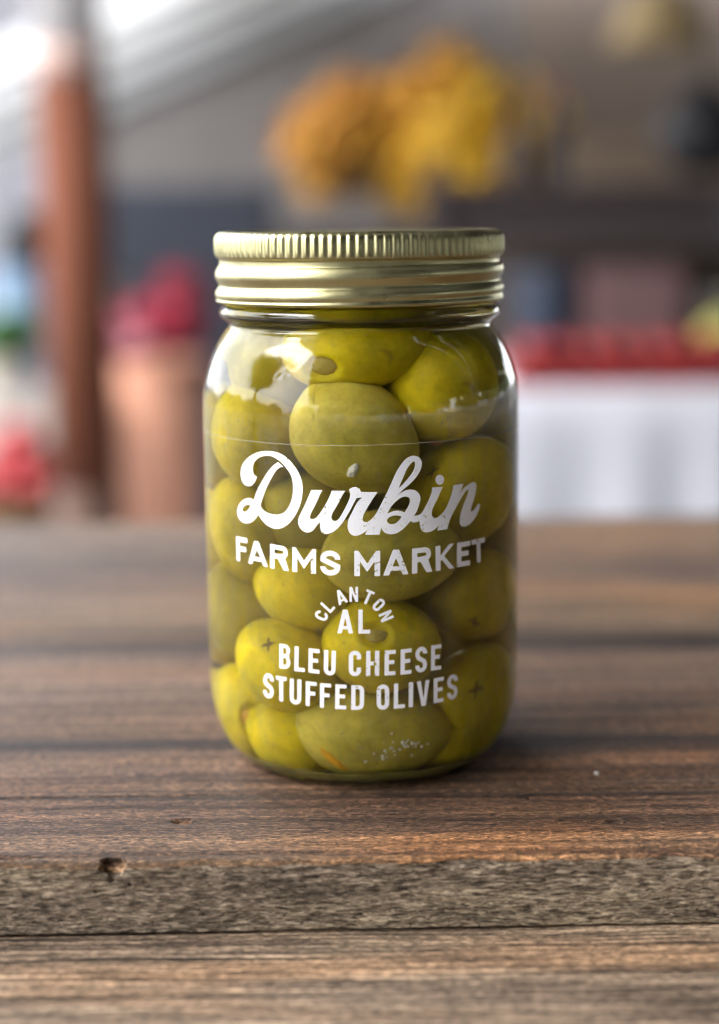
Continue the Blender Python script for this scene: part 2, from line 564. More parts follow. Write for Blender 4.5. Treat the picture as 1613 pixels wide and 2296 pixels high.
# stippled knurling round the foot of the jar
bm = bmesh.new()
for i in range(96):
    a = 2 * math.pi * i / 96
    bmesh.ops.create_icosphere(bm, subdivisions=1, radius=.00042,
                               matrix=Matrix.Translation((.0318 * math.sin(a), -.0318 * math.cos(a), -.0004)))
o = from_bm('foot_stipple', bm, MGLASS, jar, True)
o['kind'] = 'stuff'

# lid: knurled rim, two rolled thread beads, curled hem
lid = empty('lid'); lid.parent = jar
lp = [(33.0, 117.9), (34.6, 117.3), (35.6, 117.15), (36.15, 117.4), (36.35, 117.9), (36.15, 118.35), (36.1, 118.7), (36.4, 119.4), (36.4, 120.2), (36.0, 121.0),
      (35.55, 121.6), (35.5, 122.1), (35.85, 122.9), (36.3, 123.8), (36.4, 124.6), (36.2, 125.5), (35.75, 126.2), (35.35, 126.6), (35.3, 127.3), (35.4, 127.9), (35.9, 128.4)]
NK = 108
def tilt(r, z, a, k):
    return r, z + .00055 * math.sin(a) * max(0, min(1, (.1275 - z) / .002)) * max(0, min(1, (z - .1176) / .001))
NA = NK * 8
band = smooth_profile(lp, 4)
zt = [128.6, 128.9, 129.3, 130, 131, 132, 132.8, 133.3, 133.7, 134.1, 134.4, 134.6]
rt_ = [36.1, 36.25, 36.4, 36.5, 36.5, 36.5, 36.45, 36.35, 36.15, 35.8, 35.3, 34.7]
amp = [.04, .16, .30, .37, .37, .37, .37, .34, .26, .16, .06, 0]
full = band + list(zip(rt_, zt)) + [(33.5, 134.7), (32.6, 134.5), (32.0, 134.1), (25, 134.15), (0, 134.2)]
k0 = len(band)
def knurl(r, z, a, k):
    if k < k0: return tilt(r, z, a, k)
    i = k - k0
    if i < len(amp):
        c = math.cos(a * NK)
        c = math.copysign(abs(c) ** .7, c)
        return r - amp[i] * mm * (.5 - .5 * c) * (1 + .12 * noise.noise(Vector((a * 9, z * 300, 0)))), z
    return r, z
vs, fs = lathe([(r * mm, z * mm) for r, z in full], NA, knurl)
from_py('screw_band', vs, fs, MGOLD, lid, True)
# seam scratch on the lower bead
MSCR = plain('dark_scratch', (.12, .10, .05), .6)
pts = [(5.3, 119.9), (6.0, 120.3), (6.2, 119.7), (5.7, 119.3), (5.5, 118.9)]
bm = bmesh.new()
for (u0, z0), (u1, z1) in zip(pts, pts[1:]):
    d = Vector((u1 - u0, z1 - z0)).normalized(); nrm = Vector((-d.y, d.x)) * .06
    q = []
    for (u, z, s) in ((u0, z0, 1), (u0, z0, -1), (u1, z1, -1), (u1, z1, 1)):
        th = (u + nrm.x * s) / 36.4
        q.append(bm.verts.new((36.47 * mm * math.sin(th), -36.47 * mm * math.cos(th), (z + nrm.y * s) * mm)))
    bm.faces.new(q)
from_bm('scratch', bm, MSCR, lid)

# ---- printed lettering, wrapped on the glass
RT = 40.66   # mm
def crom(pts, sub=5):
    out = []
    n = len(pts)
    for i in range(n):
        p1, p2 = pts[i], pts[(i + 1) % n]
        p0 = p1 if p1[2] else pts[i - 1]
        p3 = p2 if p2[2] else pts[(i + 2) % n]
        for k in range(sub):
            t = k / sub
            out.append(tuple(.5 * (2 * b + (c - a) * t + (2 * a - 5 * b + 4 * c - d) * t * t + (-a + 3 * b - 3 * c + d) * t ** 3)
                             for a, b, c, d in zip(p0[:2], p1[:2], p2[:2], p3[:2])))
    return out

def round_poly(p, rad):
    """Round every corner of a polygon a little, as worn ink has."""
    out = []
    n = len(p)
    for i in range(n):
        a, b, c = Vector(p[i - 1]), Vector(p[i]), Vector(p[(i + 1) % n])
        e, f = a - b, c - b
        if e.length < 1e-6 or f.length < 1e-6: continue
        k = min(rad, e.length * .45, f.length * .45)
        s, t = b + e.normalized() * k, b + f.normalized() * k
        for q in (0, .33, .67, 1):
            out.append(tuple((1 - q) ** 2 * s + 2 * q * (1 - q) * b + q * q * t))
    return out

def wrap_polys(name, shapes, parent, m=None, rt=RT):
    """shapes: list of [outer, hole, ...] in (arc mm, height mm); one mesh on the cylinder."""
    bm = bmesh.new()
    for loops in shapes:
        vl = [[Vector((u, z, 0)) for u, z in lp_] for lp_ in loops]
        tris = geometry.tessellate_polygon(vl)
        flat = [v for l in vl for v in l]
        bv = [bm.verts.new(v) for v in flat]
        for t in tris:
            try: bm.faces.new([bv[i] for i in t])
            except ValueError: pass
    us = [v.co.x for v in bm.verts]
    u = math.floor(min(us)) + .5
    while u < max(us):
        bmesh.ops.bisect_plane(bm, geom=bm.verts[:] + bm.edges[:] + bm.faces[:], plane_co=(u, 0, 0), plane_no=(1, 0, 0))
        u += 1.0
    for v in bm.verts:
        th = v.co.x / 40.6
        v.co = Vector((rt * mm * math.sin(th), -rt * mm * math.cos(th), v.co.y * mm))
    me = bpy.data.meshes.new(name)
    bm.normal_update()
    for f in bm.faces:
        c = f.calc_center_median()
        if f.normal.dot(Vector((c.x, c.y, 0))) < 0: f.normal_flip()
    bm.to_mesh(me); bm.free()
    return link(name, me, m or MPRINT, parent)

def stroke(pts, w, closed=False):
    """Offset outline of a polyline (units already in mm)."""
    L, Rr = [], []
    n = len(pts)
    for i in range(n):
        p = Vector(pts[i])
        a = Vector(pts[max(i - 1, 0)]); b = Vector(pts[min(i + 1, n - 1)])
        d0 = (p - a).normalized() if (p - a).length > 1e-9 else (b - p).normalized()
        d1 = (b - p).normalized() if (b - p).length > 1e-9 else d0
        d = (d0 + d1).normalized()
        nn = Vector((-d.y, d.x))
        k = 1 / max(.5, nn.dot(Vector((-d0.y, d0.x))))
        L.append(tuple(p + nn * w / 2 * k)); Rr.append(tuple(p - nn * w / 2 * k))
    return L + Rr[::-1]

def arc(cx, cy, rx, ry, a0, a1, n=8):
    return [(cx + rx * math.cos(R(a0 + (a1 - a0) * k / n)), cy + ry * math.sin(R(a0 + (a1 - a0) * k / n))) for k in range(n + 1)]

def ring(W, H, s, rad):
    """Rounded-rectangle ring: outer loop and hole (O, and the bowls of D)."""
    def rr(x0, y0, x1, y1, r):
        r = min(r, (x1 - x0) / 2 - 1e-4, (y1 - y0) / 2)
        return (arc(x1 - r, y1 - r, r, r, 0, 90, 5) + arc(x0 + r, y1 - r, r, r, 90, 180, 5)
                + arc(x0 + r, y0 + r, r, r, 180, 270, 5) + arc(x1 - r, y0 + r, r, r, 270, 360, 5))
    return [rr(0, 0, W, H, rad), rr(s, s, W - s, H - s, max(.06, rad - s * .8))]

def glyph(g, W, H, s):
    """Loops of one bold capital in a W x H box with stem s: [[outer, hole..], ...]."""
    h = s * .92
    if g == 'I': return [[[(0, 0), (W, 0), (W, H), (0, H)]]]
    if g == 'L': return [[[(0, 0), (W, 0), (W, h), (s, h), (s, H), (0, H)]]]
    if g == 'T': c = W / 2; return [[[(c - s / 2, 0), (c + s / 2, 0), (c + s / 2, H - h), (W, H - h), (W, H), (0, H), (0, H - h), (c - s / 2, H - h)]]]
    if g == 'H': m0, m1 = H / 2 - h / 2, H / 2 + h / 2; return [[[(0, 0), (s, 0), (s, m0), (W - s, m0), (W - s, 0), (W, 0), (W, H), (W - s, H), (W - s, m1), (s, m1), (s, H), (0, H)]]]
    if g in 'EF':
        m0, m1 = H * .52 - h / 2, H * .52 + h / 2
        bot = [(0, 0), (W, 0), (W, h), (s, h)] if g == 'E' else [(0, 0), (s, 0)]
        return [[bot + [(s, m0), (W * .88, m0), (W * .88, m1), (s, m1), (s, H - h), (W, H - h), (W, H), (0, H)]]]
    if g == 'N': return [[[(0, 0), (s, 0), (s, H * .60), (W - s, 0), (W, 0), (W, H), (W - s, H), (W - s, H * .40), (s, H), (0, H)]]]
    if g == 'M': c = W / 2; return [[[(0, 0), (s, 0), (s, H * .58), (c - s * .05, H * .18), (c + s * .05, H * .18), (W - s, H * .58), (W - s, 0), (W, 0), (W, H), (W - s * .7, H), (c, H * .50), (s * .7, H), (0, H)]]]
    if g == 'V': c = W / 2; return [[[(c - s * .55, 0), (c + s * .55, 0), (W, H), (W - s * 1.02, H), (c, H * .30), (s * 1.02, H), (0, H)]]]
    if g == 'A':
        c = W / 2; t = s * .55
        e = lambda y: (c - t) * y / H          # left outer edge
        y0, y1 = H * .17, H * .17 + h * .85
        k = s * 1.05
        top = H * .66
        return [[[(0, 0), (k, 0), (e(y0) + k, y0), (W - e(y0) - k, y0), (W - k, 0), (W, 0), (c + t, H), (c - t, H)],
                 [(e(y1) + k, y1), (W - e(y1) - k, y1), (c, top)]]]
    if g == 'K': return [[[(0, 0), (s, 0), (s, H * .36), (s + s * .25, H * .43), (W - s * 1.15, 0), (W, 0), (s + s * .75, H * .56), (W - s * .02, H), (W - s * 1.12, H), (s, H * .60), (s, H), (0, H)]]]
    if g == 'R':
        r = H * .27; bt = H - 2 * r
        o_ = [(0, 0), (s, 0), (s, bt - s * .12), (W * .42, bt - s * .12), (W - s * 1.12, 0), (W, 0), (W * .80, bt + s * .18)] + arc(W * .94 - r, H - r, r, r, -50, 90, 7) + [(0, H)]
        q = max(.12, r - s * .92)
        return [[o_, [(s, bt + s * .8)] + arc(W * .94 - r, H - r, q, q, -90, 90, 6) + [(s, H - s * .9)]]]
    if g == 'B':
        q1, q2 = H * .25, H * .27; m0 = H * .52
        o_ = [(0, 0)] + arc(W - q2, q2, q2, q2, -90, 40, 6) + [(W - s * .35, m0)] + arc(W * .97 - q1, H - q1, q1, q1, -40, 90, 6) + [(0, H)]
        x1 = W - s
        return [[o_, [(s, s * .9), (x1 - s * .3, s * .9), (x1, s * 1.2), (x1, m0 - s * .75), (x1 - s * .3, m0 - s * .45), (s, m0 - s * .45)],
                 [(s, m0 + s * .45), (x1 - s * .3, m0 + s * .45), (x1 - s * .05, m0 + s * .75), (x1 - s * .05, H - s * 1.2), (x1 - s * .3, H - s * .9), (s, H - s * .9)]]]
    if g == 'O': return [ring(W, H, s, W * .48)]
    if g == 'D':
        o_ = [(0, 0)] + arc(W - W * .45, W * .45, W * .45, W * .45, -90, 0, 6) + arc(W - W * .45, H - W * .45, W * .45, W * .45, 0, 90, 6) + [(0, H)]
        q = max(.08, W * .45 - s * .8)
        return [[o_, [(s, s * .92)] + arc(W - s - q, s * .92 + q, q, q, -90, 0, 5) + arc(W - s - q, H - s * .92 - q, q, q, 0, 90, 5) + [(s, H - s * .92)]]]
    if g == 'U':
        r = W / 2 - s / 2
        return [[stroke([(s / 2, H)] + arc(W / 2, s / 2 + r, r, r, 180, 360, 12) + [(W - s / 2, H)], s)]]
    if g == 'C':
        r = W / 2 - s / 2
        return [[stroke([(W - s / 2, H * .66)] + arc(W / 2, H - s / 2 - r, r, r, 0, 180, 12) + arc(W / 2, s / 2 + r, r, r, 180, 360, 12) + [(W - s / 2, H * .34)], s)]]
    if g == 'S':
        rx = W / 2 - s / 2; ry = min((H / 2 - s / 4) / 2, rx * 1.15)
        t_ = H - s / 2 - ry; b_ = s / 2 + ry; c = W / 2
        return [[stroke([(c + rx, t_ - s * .1)] + arc(c, t_, rx, ry, 0, 180, 10) + [(c - rx, t_ - (t_ - b_) * .12), (c - rx * .72, H * .5 + s * .42), (c, H * .5), (c + rx * .72, H * .5 - s * .42), (c + rx, b_ + (t_ - b_) * .12)]
                        + arc(c, b_, rx, ry, 0, -180, 10) + [(c - rx, b_ + s * .1)], s)]]
    raise KeyError(g)

def word(letters, stem, label, sv=1.0):
    shapes = []
    for g, bl, br, tl in letters:
        bl, br, tl = Vector(bl), Vector(br), Vector(tl)
        W, H = (br - bl).length, (tl - bl).length
        ex, ey = (br - bl) / W, (tl - bl) / H
        for loops in glyph(g, W, H, stem):
            shapes.append([[tuple(bl + ex * x + ey * y) for x, y in round_poly(lp_, .13 * min(1.6, stem))] for lp_ in loops])
    o = wrap_polys('lettering', shapes, jar)
    o['label'] = label
    return o
SCRIPT_D = [[(-26.91, 77.3, 1), (-27.84, 77.65, 0), (-28.16, 78.72, 0), (-28.0, 80.06, 0), (-27.14, 81.23, 0), (-25.69, 82.12, 0), (-23.76, 82.59, 0), (-22.17, 82.49, 0), (-20.78, 81.93, 0), (-19.42, 81.05, 0), (-18.22, 79.82, 0), (-17.29, 78.57, 0), (-16.79, 76.97, 0), (-16.69, 75.24, 0), (-16.86, 73.49, 0), (-17.3, 71.94, 0), (-18.18, 70.35, 0), (-19.19, 69.29, 0), (-20.45, 68.75, 0), (-21.74, 68.58, 0), (-23.32, 68.72, 0), (-24.94, 69.22, 0), (-25.76, 69.92, 0), (-25.91, 70.56, 0), (-25.57, 71.48, 0), (-24.97, 72.86, 0), (-23.96, 74.93, 0), (-22.57, 77.23, 0), (-21.23, 79.08, 0), (-20.07, 80.03, 0), (-19.07, 80.2, 1), (-19.68, 80.7, 0), (-20.54, 81.3, 1), (-21.97, 80.33, 0), (-23.59, 78.68, 0), (-25.0, 76.81, 0), (-26.47, 74.7, 0), (-27.39, 73.07, 0), (-28.09, 71.44, 1), (-28.93, 71.75, 0), (-30.18, 71.7, 0), (-31.83, 71.02, 0), (-33.42, 69.71, 0), (-34.12, 68.27, 0), (-33.99, 66.94, 0), (-33.04, 65.94, 0), (-31.69, 65.49, 0), (-30.39, 65.52, 0), (-28.96, 66.01, 0), (-27.72, 66.93, 0), (-26.72, 68.09, 1), (-25.84, 67.03, 0), (-24.47, 65.95, 0), (-22.87, 65.29, 0), (-21.3, 65.15, 0), (-19.77, 65.51, 0), (-18.02, 66.63, 0), (-16.54, 68.27, 0), (-15.32, 70.32, 0), (-14.58, 72.32, 0), (-14.2, 74.51, 0), (-14.23, 76.46, 0), (-14.71, 78.17, 0), (-15.6, 79.85, 0), (-16.99, 81.51, 0), (-18.65, 82.82, 0), (-20.61, 83.57, 0), (-22.66, 83.76, 0), (-24.81, 83.6, 0), (-27.09, 82.94, 0), (-29.21, 81.92, 0), (-30.99, 80.54, 0), (-32.03, 79.11, 0), (-32.42, 77.63, 0), (-32.3, 76.31, 0), (-31.83, 75.47, 0), (-31.03, 74.89, 0), (-29.92, 74.68, 0), (-28.76, 74.96, 0), (-27.75, 75.79, 0), (-27.13, 76.73, 0)], [(-29.29, 69.98, 0), (-29.79, 69.14, 0), (-30.77, 68.36, 0), (-31.76, 68.19, 0), (-32.18, 68.63, 0), (-31.72, 69.43, 0), (-30.71, 69.97, 0), (-29.76, 70.11, 0)]]
SCRIPT_REST = [[(-12.07, 75.11, 1), (-9.22, 75.2, 1), (-9.81, 74.26, 0), (-10.61, 72.5, 0), (-11.53, 70.72, 0), (-12.23, 69.39, 0), (-12.43, 68.4, 0), (-11.92, 68.14, 0), (-11.01, 68.46, 0), (-10.11, 69.48, 0), (-9.2, 70.81, 0), (-8.41, 72.13, 0), (-7.74, 73.45, 0), (-7.29, 74.54, 0), (-7.13, 75.08, 1), (-3.78, 75.12, 1), (-4.5, 74.15, 0), (-5.38, 72.41, 0), (-6.26, 70.88, 0), (-7.03, 69.56, 0), (-7.22, 68.47, 0), (-6.73, 67.92, 0), (-5.86, 68.07, 0), (-5.1, 68.95, 0), (-4.22, 70.48, 0), (-3.45, 72.0, 0), (-2.9, 73.29, 0), (-2.72, 74.37, 0), (-3.03, 75.34, 1), (-2.34, 75.84, 0), (-1.39, 75.99, 0), (-0.65, 75.66, 0), (-0.23, 74.84, 1), (3.7, 74.72, 1), (2.51, 73.03, 0), (1.43, 71.32, 0), (0.45, 69.6, 0), (0.12, 68.52, 0), (0.33, 67.76, 0), (1.18, 67.64, 0), (2.15, 68.27, 0), (3.12, 69.33, 0), (3.98, 70.83, 0), (4.86, 72.53, 0), (5.95, 74.65, 0), (7.04, 76.98, 0), (8.14, 79.31, 0), (9.25, 80.98, 0), (10.35, 82.21, 0), (11.47, 82.8, 0), (12.59, 82.95, 0), (13.73, 82.46, 0), (14.41, 81.34, 0), (14.29, 80.05, 0), (13.71, 78.79, 0), (12.57, 77.35, 0), (11.21, 76.14, 0), (9.87, 75.13, 0), (8.11, 73.48, 1), (9.21, 74.3, 0), (10.54, 74.88, 0), (11.88, 74.95, 0), (13.01, 74.51, 0), (13.81, 73.59, 0), (14.04, 72.49, 0), (13.69, 71.21, 0), (13.11, 69.72, 0), (12.42, 68.68, 1), (13.45, 68.72, 0), (14.37, 69.2, 0), (15.31, 70.65, 0), (16.02, 71.9, 0), (16.62, 73.16, 0), (16.98, 74.22, 0), (17.05, 75.09, 1), (19.97, 74.99, 1), (19.17, 73.6, 0), (18.43, 72.14, 0), (17.57, 70.68, 0), (17.02, 69.42, 0), (17.02, 68.33, 0), (17.69, 67.65, 0), (18.67, 67.85, 0), (19.92, 68.72, 0), (20.93, 69.93, 0), (21.71, 71.39, 0), (22.36, 72.86, 0), (22.81, 74.35, 0), (22.97, 75.1, 1), (25.94, 75.12, 1), (25.35, 73.86, 0), (24.38, 72.03, 1), (25.07, 73.12, 0), (26.05, 74.0, 0), (27.8, 74.86, 0), (29.16, 75.19, 0), (30.11, 74.74, 0), (30.27, 73.73, 0), (29.96, 72.21, 0), (29.34, 70.74, 0), (28.73, 69.48, 0), (28.37, 68.42, 0), (28.58, 68.06, 0), (29.35, 68.29, 0), (30.3, 69.05, 0), (30.94, 69.68, 0), (31.67, 69.43, 1), (31.28, 68.25, 0), (30.31, 66.82, 0), (29.05, 65.65, 0), (27.54, 64.85, 0), (26.08, 64.66, 0), (25.08, 65.17, 0), (24.86, 66.19, 0), (25.08, 67.71, 0), (25.64, 69.2, 0), (26.35, 70.66, 0), (27.07, 71.9, 0), (27.51, 72.95, 0), (27.6, 73.61, 1), (26.77, 73.26, 0), (25.77, 72.27, 0), (24.66, 70.86, 0), (23.3, 69.02, 0), (22.23, 67.38, 0), (21.58, 65.9, 0), (21.19, 64.66, 1), (18.42, 64.58, 1), (18.87, 65.79, 1), (17.93, 65.06, 0), (16.72, 64.52, 0), (15.29, 64.46, 0), (14.36, 65.04, 0), (13.9, 66.07, 0), (13.83, 67.27, 1), (13.1, 67.11, 0), (12.3, 67.06, 0), (11.51, 67.43, 1), (10.72, 66.61, 0), (9.6, 65.59, 0), (8.27, 64.79, 0), (6.96, 64.52, 0), (5.66, 64.8, 0), (4.91, 65.37, 0), (4.48, 66.21, 1), (4.04, 64.53, 1), (0.62, 64.6, 1), (1.2, 65.72, 1), (0.3, 65.04, 0), (-0.77, 64.51, 0), (-1.84, 64.36, 0), (-2.8, 64.84, 0), (-3.36, 65.92, 0), (-3.41, 67.23, 0), (-3.08, 68.53, 0), (-2.42, 69.83, 0), (-1.55, 71.56, 0), (-0.68, 72.86, 0), (0.17, 73.45, 1), (-1.21, 73.4, 1), (-1.97, 72.0, 0), (-2.84, 70.38, 0), (-3.93, 68.53, 0), (-4.81, 67.21, 0), (-6.0, 65.89, 0), (-7.32, 64.99, 0), (-8.63, 64.69, 0), (-9.51, 64.92, 0), (-9.98, 66.0, 0), (-9.96, 67.52, 1), (-10.82, 66.62, 0), (-11.73, 65.48, 0), (-12.88, 64.88, 0), (-14.02, 65.04, 0), (-15.05, 65.85, 0), (-15.5, 67.03, 0), (-15.36, 68.13, 0), (-14.87, 69.25, 0), (-13.91, 71.05, 0), (-13.08, 72.83, 0), (-12.37, 74.38, 0)], [(12.59, 81.6, 1), (11.91, 81.31, 0), (10.79, 80.04, 0), (9.89, 78.15, 0), (9.11, 76.46, 0), (8.73, 75.51, 1), (9.44, 76.06, 0), (10.77, 77.46, 0), (12.12, 79.11, 0), (12.69, 80.58, 0)], [(5.91, 69.46, 1), (6.57, 70.74, 0), (7.66, 71.99, 0), (8.98, 73.01, 0), (10.31, 73.37, 0), (11.2, 73.0, 0), (11.42, 72.23, 0), (11.08, 71.16, 0), (10.07, 69.59, 1), (8.96, 70.08, 0), (7.65, 70.08, 0), (6.56, 69.76, 0)], [(5.9, 68.05, 0), (6.34, 68.58, 0), (7.43, 68.96, 0), (8.52, 68.91, 0), (9.29, 68.55, 0), (8.73, 67.81, 0), (7.85, 67.1, 0), (6.76, 66.97, 0), (6.0, 67.39, 0)]]
SCRIPT_DOT = [[(20.32, 76.66, 0), (20.15, 76.09, 0), (19.72, 75.71, 0), (19.12, 75.59, 0), (18.53, 75.81, 0), (18.09, 76.26, 0), (17.95, 76.86, 0), (18.09, 77.44, 0), (18.53, 77.84, 0), (19.13, 77.94, 0), (19.72, 77.74, 0), (20.15, 77.26, 0)]]
W_FARMS = [('F', (-34.84, 55.66), (-30.65, 55.7), (-34.85, 61.72)), ('A', (-30.48, 55.64), (-24.08, 55.48), (-30.74, 61.53)), ('R', (-23.46, 55.35), (-18.13, 55.1), (-23.3, 61.31)), ('M', (-17.26, 55.1), (-11.18, 54.92), (-17.14, 61.08)), ('S', (-10.14, 54.74), (-5.3, 54.62), (-10.05, 60.8))]
W_MARKET = [('M', (-2.0, 54.65), (4.11, 54.55), (-1.93, 60.78)), ('A', (4.84, 54.64), (10.96, 54.66), (4.89, 60.77)), ('R', (11.84, 54.67), (17.05, 54.76), (11.87, 60.78)), ('K', (18.0, 54.74), (23.3, 54.89), (17.92, 60.81)), ('E', (24.03, 54.96), (28.24, 54.91), (24.02, 60.99)), ('T', (28.78, 55.11), (33.63, 55.09), (28.65, 61.04))]
W_AL = [('A', (-6.22, 40.64), (-2.42, 40.67), (-6.14, 46.46)), ('L', (-1.19, 40.63), (1.65, 40.6), (-1.13, 46.52))]
W_ARC = [('C', (-8.93, 43.29), (-8.09, 45.22), (-11.93, 44.41)), ('L', (-7.78, 45.47), (-6.55, 46.86), (-10.32, 47.69)), ('A', (-5.73, 47.49), (-3.5, 48.42), (-6.97, 50.75)), ('N', (-3.22, 48.41), (-1.15, 48.42), (-3.18, 52.03)), ('T', (-0.45, 48.3), (1.43, 47.41), (0.98, 51.51)), ('O', (1.89, 47.14), (3.22, 45.69), (4.27, 49.44)), ('N', (3.6, 45.19), (4.37, 43.19), (6.62, 46.32))]
W_BLEU = [('B', (-21.35, 30.73), (-18.28, 30.79), (-21.2, 36.89)), ('L', (-17.2, 30.55), (-14.45, 30.53), (-16.97, 36.72)), ('E', (-13.52, 30.51), (-10.75, 30.39), (-13.35, 36.59)), ('U', (-9.66, 30.23), (-6.78, 30.11), (-9.47, 36.42))]
W_CHEESE = [('C', (-3.57, 30.13), (-0.63, 30.14), (-3.49, 36.43)), ('H', (0.52, 30.13), (3.68, 30.11), (0.64, 36.36)), ('E', (4.96, 30.12), (7.65, 30.14), (5.07, 36.32)), ('E', (8.86, 30.08), (11.59, 30.15), (8.96, 36.35)), ('S', (12.54, 30.19), (15.58, 30.22), (12.66, 36.54)), ('E', (16.65, 30.29), (19.46, 30.27), (16.73, 36.56))]
W_STUFFED = [('S', (-26.46, 22.56), (-23.31, 22.59), (-26.15, 28.88)), ('T', (-22.52, 22.38), (-19.53, 22.41), (-22.37, 28.64)), ('U', (-18.64, 22.16), (-15.58, 22.19), (-18.43, 28.5)), ('F', (-14.36, 22.15), (-11.62, 22.1), (-14.18, 28.29)), ('F', (-10.75, 22.0), (-8.04, 21.97), (-10.59, 28.11)), ('E', (-6.99, 21.85), (-4.27, 21.81), (-6.84, 28.02)), ('D', (-3.12, 21.73), (-0.04, 21.74), (-2.98, 27.88))]
W_OLIVES = [('O', (3.03, 21.67), (6.03, 21.63), (3.08, 27.92)), ('L', (7.17, 21.72), (9.91, 21.74), (7.28, 27.94)), ('I', (10.85, 21.76), (11.93, 21.75), (10.94, 27.99)), ('V', (13.05, 21.7), (16.34, 21.76), (12.97, 28.02)), ('E', (17.35, 21.99), (20.13, 22.04), (17.43, 28.25)), ('S', (21.17, 22.14), (24.23, 22.18), (21.24, 28.43))]

big = wrap_polys('lettering', [[crom(l) for l in SCRIPT_D], [crom(l) for l in SCRIPT_REST], [crom(l) for l in SCRIPT_DOT]], jar)
big['label'] = 'large white script word across the jar'
word(W_FARMS, 1.30, 'bold white capitals, first word below the script')
word(W_MARKET, 1.34, 'bold white capitals, second word below the script')
word(W_ARC, .64, 'small white capitals set in an arch')
word(W_AL, 1.04, 'two white capitals under the arch')
word(W_BLEU, 1.04, 'condensed white capitals, first word of the upper product line')
word(W_CHEESE, 1.04, 'condensed white capitals, second word of the upper product line')
word(W_STUFFED, 1.02, 'condensed white capitals, first word of the lowest line')
word(W_OLIVES, 1.02, 'condensed white capitals, second word of the lowest line')
# cheesy residue clouding the inside of the glass in streaks
t = NT('cloudy_residue')
ra = t.noise(t.coord((1, 1, .16)), 300, 4, 0.6, 0.4)
rb = t.noise(t.coord((1, 1, .5)), 60, 3, 0.5)
rc = t.noise(t.coord(), 1100, 2, 0.5)
rk = t.math('ADD', t.math('MULTIPLY', t.maprange(t.math('MULTIPLY', ra, rb), 0.22, 0.42), 0.16), t.math('MULTIPLY', t.maprange(rc, 0.66, 0.70), 0.30))
rd_ = t.node('ShaderNodeBsdfDiffuse'); rd_.inputs['Color'].default_value = (.52, .49, .26, 1)
rt_t = t.node('ShaderNodeBsdfTransparent'); rmx = t.node('ShaderNodeMixShader')
t.l.new(rk, rmx.inputs[0]); t.l.new(rt_t.outputs[0], rmx.inputs[1]); t.l.new(rd_.outputs[0], rmx.inputs[2])
t.l.new(rmx.outputs[0], t.out.inputs['Surface'])
vs, fs = lathe([(r * mm, z * mm) for r, z in smooth_profile([(34.0, 7.3), (36.1, 11.0), (37.3, 15.8), (37.7, 24), (37.7, 56), (37.5, 84), (37.2, 92)], 4)], 96)
from_py('cloudy_residue', vs, fs, t.m, jar, True)
# opaque layer added on the jar floor to block a bright wedge of light
sv, sf = [], []
prs = [(0, 2.3), (18, 2.2), (27, 1.7), (30.8, 2.2), (32.4, 3.3), (32.8, 3.8), (31.8, 3.7), (28, 3.4), (18, 3.4), (0, 3.4)]
vs, fs = lathe([(r * mm, z * mm) for r, z in smooth_profile(prs, 3)], 80,
               lambda r, z, a, k: (r, z + (.0012 * noise.noise(Vector((math.sin(a) * r * 160, math.cos(a) * r * 160, 2))) if k > 15 else 0)))
from_py('floor_light_block', vs, fs, plain('floor_block_olive', (.34, .29, .06), .9, vary=.3, scale=300), jar, True)
# upper edge of the clear film that carries the print
n = 200
vs = []
for i in range(n):
    a = 2 * math.pi * i / n
    for z in (85.72, 85.88):
        vs.append((40.64 * mm * math.sin(a), -40.64 * mm * math.cos(a), (z + .15 * math.sin(a * 2)) * mm))
fs = [(2 * i, 2 * ((i + 1) % n), 2 * ((i + 1) % n) + 1, 2 * i + 1) for i in range(n)]
from_py('film_edge', vs, fs, m_film(), jar)

# ------------------------------------------------------------------ olives
OL_MATS = [m_olive('olive_skin_%d' % i, c, i + 1) for i, c in enumerate([
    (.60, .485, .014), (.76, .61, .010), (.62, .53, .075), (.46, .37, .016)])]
MMARK = plain('pitting_scar', (.24, .15, .025), .7)
MCHEESE = plain('cheese_stuffing', (.66, .52, .12), .7, vary=.2, scale=300)
MORANGE = plain('orange_stuffing', (1.0, .52, .012), .6, vary=.2, scale=300)
MPALE = plain('pale_cheese', (1.0, .96, .82), .75, vary=.15, scale=400)

DIMPLES = []
def olive_point(S, d, seed):
    """Point on the olive's skin in direction d (unit): an egg with slightly squared shoulders."""
    p = Vector((d.x * S[0], d.y * S[1], d.z * S[2]))
    e = .93 + .07 * (1 - d.x * d.x)
    p.y *= e * (1 - .05 * d.x); p.z *= e * (1 - .05 * d.x)
    k = 1 + .025 * noise.noise(d * 1.3 + Vector((seed, 0, 0))) + .008 * noise.noise(d * 4 + Vector((0, seed, 0)))
    for dd, rad, dep in DIMPLES:
        u = d.angle(dd) / rad
        if u < 1.35: p = p - d * dep * (1 - min(1, u) ** 2) ** .5 if u < 1 else p + d * dep * .04 * math.sin((u - 1) / .35 * math.pi)
    return p * k

